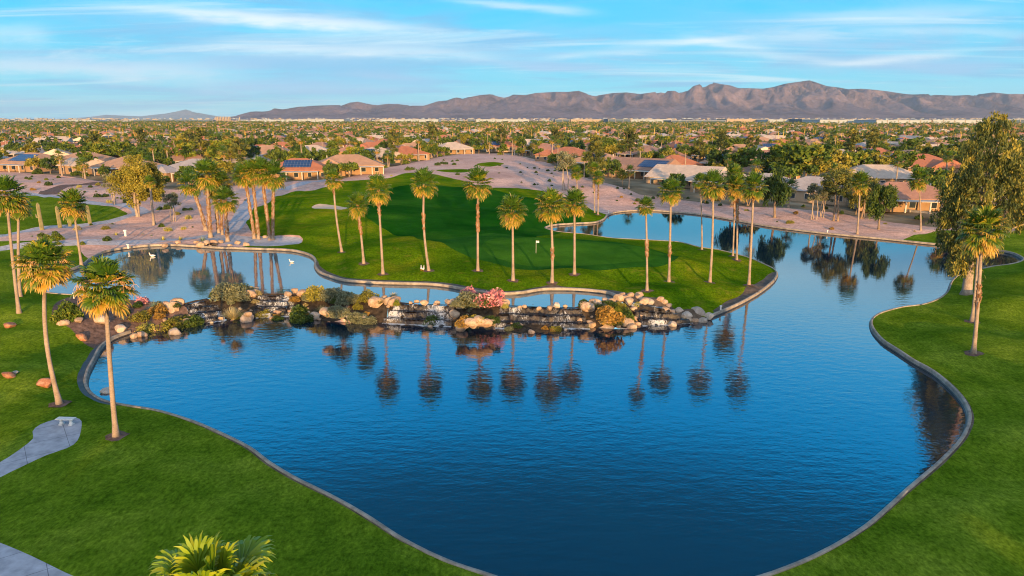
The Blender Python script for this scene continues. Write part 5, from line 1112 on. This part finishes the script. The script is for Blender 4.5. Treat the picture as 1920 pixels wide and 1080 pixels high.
ph = np.array([(p[0], p[1]) for p in pts_house]); ok = ~inside(OPEN, ph[:, 0], ph[:, 1]); pts_house = [p for p, q in zip(pts_house, ok) if q and free(p[0], p[1], 9)]
def clear_open(x, y, m): 
    for dx, dy in ((m, 0), (-m, 0), (0, m), (0, -m)):
        if inside(OPEN, np.array([x + dx]), np.array([y + dy]))[0]: return False
    return True
pts_house = [p for p in pts_house if p[1] > 500 or clear_open(p[0], p[1], 11)]
pt = np.array(pts_tree); ok = ~inside(OPEN, pt[:, 0], pt[:, 1]); pt = pt[ok]; FRONT = [(a - a * .09, b - b * .09, 11) for a, b, c in EXC[:27]]
pt = np.array([p for p in pt if p[1] > 700 or (free(p[0], p[1], 1.0) and all((p[0] - a) ** 2 + (p[1] - b) ** 2 > c * c for a, b, c in FRONT))])
pts_house.sort(key=lambda p: p[0] ** 2 + p[1] ** 2); pt = pt[np.argsort((pt ** 2).sum(1))]
def onscreen(x, y, m=30):
    px, py = proj(x, y, 3); return -m < px < 1920 + m
ROOFS = ['terra', 'tan', 'pink', 'light', 'tan', 'terra', 'brown', 'grey']
PROT = [house_parts(rr.uniform(17, 21), rr.uniform(12, 15), ROOFS[k], wing=bool(k % 3), patio=True, solar=(k == 5), gable=(k % 5 == 3), windows=4, seed=100 + k, stucco='stucco2' if k % 2 else 'stucco') for k in range(8)]
RW = {'terra': 'terracotta', 'tan': 'tan', 'pink': 'rose', 'light': 'pale', 'brown': 'brown', 'grey': 'grey'}
def zone(x, y):
    px, py = proj(x, y, 3)
    for e, nme in ((180, 'at the far left'), (420, 'past the yellow green trees'), (620, 'past the palm cluster'), (860, 'left of the gravel corridor'), (1040, 'past the gravel corridor'), (1260, 'past the blue solar roofs'), (1480, 'past the white gabled house'), (1700, 'past the dark bank trees')):
        if px < e: return nme
    return 'beside the giant gum'
NH = 230; cnt = {}
vis_h = [p for p in pts_house if onscreen(p[0], p[1])]
far_h = vis_h[NH:]
for i, p in enumerate(vis_h[:NH]):
    k = int(rr.integers(0, 8)); d_ = math.hypot(p[0], p[1]); band = 'near' if d_ < 300 else ('middle' if d_ < 480 else 'far')
    key = (ROOFS[k], zone(p[0], p[1]), band); cnt[key] = cnt.get(key, 0) + 1
    lb = f'{RW[ROOFS[k]]} roofed house in {band} rows {key[1]}' + ('' if cnt[key] == 1 else f', {ords(cnt[key]-1)} back')
    place_house(PROT[k], p[0], p[1], 3.0 if p[1] > 300 else H(p[0], p[1]), p[3] + (math.pi / 2 if rr.random() < .25 else 0), lb, 'tile roofed houses filling the neighbourhood')
# the rest, too many to count, as one mass
def quick_house(rs): 
    w, d = rs.uniform(15, 21), rs.uniform(11, 15); mb = MB(); mb.box((0, 0, 1.35), (w, d, 3.1), 0, 0); b = len(mb.f); hip(mb, 0, 0, w, d, 2.9, rs.uniform(2, 3.2), .6); n = len(mb.f) - b
    ty = rs.random(); hip(mb, w * .25, -d / 2 - 1, w * .4, 5, 2.88, 1.6, .5, False, 'y'); n = len(mb.f) - b; return mb
Vs, Fs, Ms = [], [], []; nb = 0; rs_ = random.Random(3)
mats_h = [M['stucco2'], TM['terra'], TM['tan'], TM['pink'], TM['light'], TM['brown'], TM['grey'], TM['white']]
QH = [quick_house(rs_) for _ in range(12)]
for p in far_h:
    q = rs_.choice(QH); a_ = p[3] + (math.pi / 2 if rs_.random() < .3 else 0); ca, sa = math.cos(a_), math.sin(a_); v = np.array(q.v); s = 1
    V = np.column_stack([p[0] + v[:, 0] * ca - v[:, 1] * sa, p[1] + v[:, 0] * sa + v[:, 1] * ca, v[:, 2] * (1 + rs_.random() * .3) + 3.0]); Vs.append(V); Fs += [[i_ + nb for i_ in f] for f in q.f]; nb += len(V)
    mi = rs_.choice((1, 1, 1, 2, 2, 3, 3, 4, 5, 5, 6)); Ms += [0] * 6 + [mi] * (len(q.f) - 6)
tag(link('distant_houses', mk_mesh('distant_houses', np.vstack(Vs), Fs, mats_h, Ms)), 'sea of small tile roofed houses reaching toward the warehouses', 'houses', kind='stuff')
# trees of the neighbourhood
KT = [('round dark green tree', tree_meshes(201, 'darkleaf', 6.5, 3.4, 2.7, 24, 38, .42, 'round', 'bark', .18, 1, 1.0, 4)), ('yellow green desert tree', tree_meshes(202, 'olive', 6.5, 3.6, 2.4, 24, 36, .40, 'umbrella', 'bark', .16, 2, 1.0, 4)),
      ('bushy green tree', tree_meshes(203, 'mesquite', 7, 4.0, 2.9, 28, 36, .44, 'round', 'bark', .18, 1, 1.0, 4)), ('olive spreading tree', tree_meshes(204, 'mesquite', 6, 4.4, 2.2, 26, 36, .42, 'umbrella', 'bark', .18, 2, 1.0, 4)),
      ('rusty olive tree', tree_meshes(205, 'olive', 7.5, 3.2, 3.1, 24, 36, .40, 'round', 'bark', .18, 1, 1.0, 4)), ('tall airy gum', tree_meshes(206, 'gum', 12, 3.2, 4.8, 36, 36, .42, 'round', 'bark', .22, 1, 1.0, 4))]
PTR = [palm_trunk(.2, 0, h_, .23, .25, 300 + i)[0] for i, h_ in enumerate((7.0, 9.5, 11.5, 5.0))]; PH = (7.0, 9.5, 11.5, 5.0)
def small_palm(x, y, z, k, label, group, s=1.15):
    root = empty('palm_tree', (x, y, z), rr.uniform(0, 6)); tag(root, label, 'palm tree', group)
    link('trunk', PTR[k], root); link('crown', CROWN_FAR[int(rr.integers(0, 3))], root, (.2, 0, PH[k]), 0, s); link('dead_fronds', SKIRT_FAR[int(rr.integers(0, 2))], root, (.2, 0, PH[k]), 0, s)
cnt = {}
edge = cr([g(*p, 2.5) for p in [(0,322),(120,332),(215,343),(330,354),(480,348),(560,343),(640,336),(700,320),(760,308),(820,296),(868,287),(985,295),(1030,306),(1080,326),(1150,343),(1200,352),(1300,363),(1400,376),(1470,383),(1560,387),(1680,396),(1780,405)]], 5.5, False)
for i, p in enumerate(edge):
    if rr.random() < .08: continue
    ppx = proj(p[0], p[1], 2)[0]
    if any(a < ppx < b for a, b in ((1185, 1345), (1470, 1545), (1655, 1765), (505, 600), (0, 60), (845, 875), (1120, 1160))): continue
    x, y = p[0] + rr.uniform(-2, 2), p[1] + rr.uniform(-1, 5); q = rr.random(); zn = zone(x, y); z = H(x, y)
    if q < .25: cnt['p' + zn] = cnt.get('p' + zn, 0) + 1; small_palm(x, y, z, int(rr.choice((0, 0, 1, 3))), f'gravel edge fan palm {zn}, {ords(cnt["p" + zn]-1)} from left', 'yard palms along the gravel edge')
    elif q < .65:
        cnt['t' + zn] = cnt.get('t' + zn, 0) + 1; tree(None, KT[int(rr.choice((0, 1, 2, 3, 4)))][1], f'gravel edge yard tree {zn}, {ords(cnt["t" + zn]-1)} from left', 'yard trees along the gravel edge', rr.uniform(.55, 1.0), rr.uniform(0, 6), xyz=(x, y, z))
    else:
        cnt['s' + zn] = cnt.get('s' + zn, 0) + 1; k = ('green', 'green2', 'olive', 'red')[int(rr.integers(0, 4))]; s_ = rr.uniform(1.0, 2.2); tag(link('shrub', SH[k], None, (x, y, z - .05), rr.uniform(0, 6), (s_, s_, s_ * .9)), f'gravel edge yard shrub {zn}, {ords(cnt["s" + zn]-1)} from left', 'shrub', 'yard shrubs along the gravel edge')
for i, (px, w_, hh, k) in enumerate([(70,1,1.1,1),(95,1,1.0,0),(165,1,1.2,2),(230,0,1.5,2),(300,0,1.6,0),(420,0,1.7,2),(470,0,1.6,0),(405,0,1.5,1),(600,0,1.3,0),(625,0,1.2,2),(1395,0,1.7,2),(1470,0,2.0,2),(1510,0,2.0,2),(1440,0,1.8,0),(1560,0,1.7,4),(1380,0,1.5,0),(1220,0,1.2,3),(940,0,1.4,5),(915,0,1.1,2),(1690,0,1.5,2),(1550,0,1.5,1),(40,0,1.3,0),(130,0,1.3,2),(195,0,1.4,4),(265,0,1.5,3),(350,0,1.5,2),(380,0,1.4,5),(440,0,1.5,4),(520,0,1.4,0),(560,0,1.3,3),(660,0,1.3,2),(690,0,1.2,0),(740,0,1.3,5),(790,0,1.2,2),(820,0,1.1,3),(1010,0,1.2,2),(1070,0,1.3,0),(1140,0,1.3,2),(1180,0,1.4,5),(1250,0,1.3,1),(1345,0,1.6,0),(1600,0,1.6,2),(1640,0,1.5,4)]):
    py = {1: 326}.get(w_, None) or (np.interp(px, [0, 300, 480, 640, 900, 1000, 1300, 1500, 1700], [300, 312, 315, 318, 284, 290, 318, 350, 335]) - 0); x, y, z = G(px, float(py)); tree(None, KT[k][1], f'large {KT[k][0]} behind the first house row, {ords(i)} in the row', 'big trees behind the first row of houses', hh, i * 1.3, xyz=(x, y, z))
near_t = [p for p in pt if onscreen(p[0], p[1])]; NT = 430; ntree = npalm = 0; cnt = {}; rest = []
for p in near_t:
    x, y = float(p[0]), float(p[1]); ispalm = rr.random() < .20; d_ = math.hypot(x, y); band = 'near' if d_ < 300 else ('middle' if d_ < 430 else 'far')
    if ispalm and npalm < 130: 
        npalm += 1; k = int(rr.choice(4, p=[.35, .3, .15, .2])); nm = ('medium', 'tall', 'very tall', 'short')[k] + ' fan palm'; key = (nm, zone(x, y), band); cnt[key] = cnt.get(key, 0) + 1
        small_palm(x, y, 3.0 if y > 300 else H(x, y), k, f'{nm} in {band} yards {key[1]}' + ('' if cnt[key] == 1 else f', {ords(cnt[key]-1)} back'), 'fan palms among the houses')
    elif not ispalm and ntree < 250:
        ntree += 1; k = int(rr.choice(6, p=[.22, .14, .26, .18, .12, .08])); nm = KT[k][0]; key = (nm, zone(x, y), band); cnt[key] = cnt.get(key, 0) + 1
        tree(None, KT[k][1], f'{nm} in {band} yards {key[1]}' + ('' if cnt[key] == 1 else f', {ords(cnt[key]-1)} back'), 'trees among the houses', rr.uniform(.75, 1.5), rr.uniform(0, 6.28), xyz=(x, y, 3.0 if y > 300 else H(x, y)))
    else: rest.append((x, y, ispalm))
def mass(P_, name, label, seed, npl, ql, leafms, sz=.75):
    rs = np.random.default_rng(seed); tmpl = []
    for k in range(5):
        V, F, T, cc = crown_arrays(500 + k, npl, ql, 4.2, 2.8, sz, 'round' if k % 2 else 'umbrella'); V[:, 2] += 3.4; tmpl.append((V, F, T))
    PV, PF, PT = [], [], []; rs2 = random.Random(4)
    for i in range(18): frond_geo(i * 2.4, R(75 - i * 7), 1.2, 1.6, rs2, 5, 1.0, .5, PV, PF, PT)
    PV = np.array([tuple(v) for v in PV]); PF = np.array(PF); PT = np.array(PT)
    Vs, Fs, Ts, Ms = [], [], [], []; nb = 0
    for x, y, isp in P_:
        if isp:
            V = PV * 1.2 + np.array([x, y, 3 + rs.uniform(6, 11)]); F = PF; T = PT; hh_ = V[:, 2].mean(); b_ = len(V); V = np.vstack([V, [[x - .25, y, 3], [x + .25, y, 3], [x + .2, y, hh_], [x - .2, y, hh_]]]); F = np.vstack([F, [[b_, b_ + 1, b_ + 2, b_ + 3]]]); T = np.concatenate([T, [1, 1, 1, 1]]); mi = 3
        else:
            V, F, T = tmpl[int(rs.integers(0, 5))]; a_ = rs.uniform(0, 6.28); s = rs.uniform(.7, 1.5); ca, sa = math.cos(a_) * s, math.sin(a_) * s
            V = np.column_stack([x + V[:, 0] * ca - V[:, 1] * sa, y + V[:, 0] * sa + V[:, 1] * ca, 3 + V[:, 2] * s]); mi = int(rs.choice(3, p=[.38, .42, .20]))
        Vs.append(V); Fs.append(F + nb); nb += len(V); Ts.append(T); Ms.append(np.full(len(F), mi))
    tag(link(name, mk_mesh(name, np.vstack(Vs), np.vstack(Fs), [M[k] for k in leafms], np.concatenate(Ms), tint=np.concatenate(Ts))), label, 'trees', kind='stuff')
far_pts = list(rest)
yy = 1500
for _ in range(3600):
    y = rr.uniform(1500, 3600) ; x = rr.uniform(-.8, .8) * y; far_pts.append((x, y, rr.random() < .15))
mass([p for p in far_pts if p[1] < 1000], 'distant_trees', 'mass of green treetops and palms between the middle distance roofs', 9, 12, 12, ['mesquite', 'darkleaf', 'olive', 'palmleaf'])
mass([p for p in far_pts if p[1] >= 1000], 'horizon_trees', 'band of treetops between the farthest roofs and the warehouses', 10, 8, 7, ['mesquite', 'darkleaf', 'olive', 'palmleaf'], 1.6)

# ------------------------------------------------------------------ warehouses, stacks, town at the foot of the mountains
M['wh1'] = simple('white_warehouse_wall', (.26, .31, .35), .8, .06, .01, 0); M['wh2'] = simple('blue_grey_warehouse_wall', (.05, .085, .13), .8, .08, .01, 0); M['wh3'] = simple('cream_warehouse_wall', (.28, .23, .17), .8, .08, .01, 0)
def warehouse(x0, x1, pyb, pyt, mat, label, depth=120):
    ax, ay = g(x0, pyb, 3.0); bx_, by_ = g(x1, pyb, 3.0); d = ay / (cP - 0) ; a = (pyt - 540) / F_PX; t = ay / (cP - a * sP); top = CAM_H + (-sP - a * cP) * t; h_ = max(6, top - 3)
    w = bx_ - ax; root = empty('warehouse', ((ax + bx_) / 2, ay, 3.0)); tag(root, label, 'warehouse', 'long flat warehouses below the mountains')
    mb = MB(); mb.box((0, depth / 2, h_ / 2), (w, depth, h_)); mb.build('wall', [M[mat]], root)
    mb = MB(); mb.box((0, depth / 2, h_ + .4), (w + 1, depth + 1, .8)); mb.build('roof', [M['wh1']], root)
    n = max(2, int(w / 26)); b2 = MB()
    for k in range(n):
        if k % 3 == 1: b2.box((-w / 2 + w * (k + .5) / n, -.3, h_ * .3), (w / n * .7, .6, h_ * .5))
    if b2.v: b2.build('loading_door', [M['glass']], root)
    b3 = MB()
    for k in range(n + 1): b3.box((-w / 2 + w * k / n * .996 + .5, -.5, h_ / 2), (1.2, 1.0, h_ + .6))
    b3.build('pilaster', [M['wh3']], root)
WL = [(470,560,230,224.5,'wh1','white'),(560,645,230.5,224,'wh1','long white'),(712,822,230.5,224,'wh1','long white'),(876,890,230.5,223.5,'wh2','small blue grey'),(892,992,231,224,'wh1','long white'),(1041,1068,231.5,224,'wh2','blue grey'),(1070,1138,231.5,224,'wh3','cream'),(1140,1182,232,223.5,'wh2','blue grey'),(1183,1256,231.5,224,'wh1','white'),(1258,1360,233,226,'wh2','low blue grey'),(1362,1436,232.5,223.5,'wh3','cream'),(1440,1500,233,224.5,'wh1','white'),(1503,1530,233.5,223.5,'wh2','dark blue grey'),(1536,1640,235,225,'wh1','long white'),(1642,1745,236,225.5,'wh1','long white'),(1747,1850,236,225,'wh1','long white'),(1852,1990,236,224.5,'wh2','long blue grey'),(250,400,228.5,225,'wh2','low blue grey'),(90,180,228,225,'wh1','low white')]
cnt = {}
for i, (a, b, c, d, mt, wd) in enumerate(WL):
    cnt[wd] = cnt.get(wd, 0) + 1; warehouse(a, b, c, d, mt, f'{wd} warehouse below the mountains, {ords(cnt[wd]-1)} such from the left')
for i in range(11):
    px = 406 + i * 2.9 if i < 10 else 450; x, y = g(px, 229.5, 3); a = ((218.5 if i < 10 else 219) - 540) / F_PX; t = y / (cP - a * sP); top = CAM_H + (-sP - a * cP) * t
    mb = MB(); mb.tube([(0, 0, 0), (0, 0, (top - 3) * .6), (0, 0, top - 3)], [3.4, 2.9, 2.6], 10); o = mb.build('smokestack', [M['wh3']], None, True, (x, y, 3)); tag(o, f'{ords(i)} pale smokestack from the left in the distant row' if i < 10 else 'lone thin smokestack right of the row', 'smokestack', 'row of smokestacks on the horizon')
mb = MB(); rs_ = random.Random(8)
for _ in range(1300):
    y = rs_.uniform(4300, 6800); x = rs_.uniform(-.8, .85) * y; s = rs_.uniform(10, 34); mb.box((x, y, 6 + max(0, y - 5200) * .012), (s, s * .7, rs_.uniform(4, 8)), rs_.uniform(0, 3), rs_.choice((0, 0, 1)))
tag(mb.build('distant_town', [M['wh3'], M['wh1']]), 'tiny pale buildings speckled at the foot of the mountains', 'town', kind='stuff')

# ------------------------------------------------------------------ mountains
m, nt, bs, o = new_mat('desert_mountain'); L = nt.links.new
n1 = noise(nt, .0016, 9, .65); n2 = noise(nt, .02, 6, .7)
c = ramp(nt, n1, [(.35, (.10, .078, .105)), (.5, (.16, .125, .155)), (.68, (.24, .18, .20))]); c = mixc(nt, .7, c, ramp(nt, n2, [(.35, (.6, .6, .6)), (.65, (1.2, 1.2, 1.2))]), 'MULTIPLY')
L(c, bs.inputs['Base Color']); bs.inputs['Roughness'].default_value = 1; bs.inputs['Specular IOR Level'].default_value = .05; bump(nt, bs, n2, 1.0, 25); M['mount'] = m
def range_mesh(prof, D0, D1, name, seed, step, rows, label):
    pxs = np.arange(prof[0][0], prof[-1][0], step); ys = np.interp(pxs, [p[0] for p in prof], [p[1] for p in prof])
    Dr = D0 + (D1 - D0) * .68; V = []; n = len(pxs)
    az = (pxs - 960) / F_PX / cP * 1.0
    b = (ys - 540) / F_PX; top = CAM_H + (-sP - b * cP) / (cP - b * sP) * Dr
    hx = (pxs - 960) / F_PX / (cP - b * sP)
    v = np.linspace(0, 1, rows); Z = np.zeros((rows, n)); XX = np.zeros((rows, n)); YY = np.zeros((rows, n))
    for i, t in enumerate(v):
        D = D0 + (D1 - D0) * t; x = hx * D; y = np.full(n, D); XX[i] = x; YY[i] = y
        s = t / .68 if t < .68 else max(0, 1 - (t - .68) / .32); prof_ = s ** 1.55 if t < .68 else s ** .8
        wx_ = x + 420 * (fbm(x / 1500, y / 1500, 3, seed) - .5); wy = y + 500 * (fbm(x / 1500 + 9, y / 1500, 3, seed) - .5)
        rid = 0; am = 1; fr = 1 / 430.
        for o_ in range(5): r1 = 1 - np.abs(2 * vnoise(wx_ * fr, wy * fr * .30, seed + o_) - 1); rid = rid + am * r1 ** 1.4; am *= .52; fr *= 2.07
        rid = rid / 1.9
        env = min(1, s * 1.4) * (1 - .85 * math.exp(-((t - .68) / .035) ** 2)); Z[i] = np.maximum(0, top * (prof_ * (1 - .85 * env) + env * 1.35 * rid * (prof_ ** .75)))
    over = np.maximum.accumulate((Z - CAM_H) / YY, axis=0)   # keep the crest line: nothing rises above the ridge seen against the sky
    lim = ((top - CAM_H) / Dr)[None, :] * YY + CAM_H; Z = np.minimum(Z, lim * .995 + 0)
    V = np.stack([XX.ravel(), YY.ravel(), Z.ravel()], 1); F = np.array([[i * n + j, i * n + j + 1, (i + 1) * n + j + 1, (i + 1) * n + j] for i in range(rows - 1) for j in range(n - 1)])
    tag(link(name, mk_mesh(name, V, F, [M['mount']], smooth=False)), label, kind='structure')
RP = [(400,221.5),(440,218),(455,213),(470,209),(500,207),(515,203),(530,205),(560,200),(590,198),(620,197),(640,197),(655,191),(672,188),(690,192),(706,196),(725,194),(745,194),(770,198),(795,198),(820,190),(838,188),(852,183),(880,182),(900,178),(925,176),(945,180),(960,177),(985,178),(1005,174),(1040,172),(1065,172),(1085,170),(1100,175),(1125,178),(1150,174),(1175,173),(1200,176),(1230,172),(1262,170),(1290,170),(1300,161),(1318,156),(1333,153),(1350,157),(1370,160),(1385,165),(1405,165),(1430,166),(1450,163),(1470,157),(1490,154),(1505,152),(1518,150),(1530,154),(1550,161),(1575,164),(1590,167),(1615,166),(1640,168),(1665,171),(1690,175),(1710,177),(1740,176),(1762,178),(1790,179),(1815,178),(1840,176),(1862,173),(1890,176),(1920,176),(1960,178),(2000,182),(2050,186),(2150,195),(2300,205),(2450,214)]
range_mesh(RP, 6400, 10800, 'mountain_range', 5, 3.2, 90, 'long rugged brown mountain range across the horizon')
range_mesh([(140,221.5),(170,219),(200,215),(235,217),(265,218),(290,215),(310,213),(330,209),(348,205),(362,209),(385,214),(410,218),(440,220),(480,221)], 24000, 29000, 'far_hills', 8, 2.5, 40, 'faint blue far hills at the left horizon')

# ------------------------------------------------------------------ tall trees and club house behind the camera: they shade the lawns
rb = random.Random(12)
SHD = [tree_meshes(401, 'gum', 13, 5.2, 5.8, 60, 80, .5, 'round', 'bark', .35, 1, 1.0, 8), tree_meshes(402, 'mesquite', 11, 5.4, 5.2, 60, 80, .5, 'round', 'bark', .3, 1, 1.0, 8)]
i = 0
for rowy, x0, x1, st in ((-34, -62, 96, 8.5), (-46, -70, 110, 9.0)):
    xx = x0
    while xx < x1:
        s = rb.uniform(.78, 1.12); tree(None, SHD[i % 2], f'{ords(i % 30)} tall shade tree in the {"front" if rowy > -40 else "rear"} row behind the viewpoint', 'shade trees behind the viewpoint', s, rb.uniform(0, 6), xyz=(xx, rowy + rb.uniform(-3, 3), .8)); xx += st * rb.uniform(.8, 1.25); i += 1
# ------------------------------------------------------------------ haze
m = bpy.data.materials.new('haze_air'); m.use_nodes = True; nt = m.node_tree; nt.nodes.clear(); o = nt.nodes.new('ShaderNodeOutputMaterial'); pv = nt.nodes.new('ShaderNodeVolumePrincipled')
pv.inputs['Color'].default_value = (.45, .72, 1.0, 1); pv.inputs['Density'].default_value = 2.8e-5; pv.inputs['Anisotropy'].default_value = 0.0; nt.links.new(pv.outputs[0], o.inputs['Volume'])
mb = MB(); mb.box((0, 13500, 349), (60000, 33000, 702)); tag(mb.build('haze', [m]), 'thin bluish air between the viewpoint and the mountains', 'haze', kind='stuff')
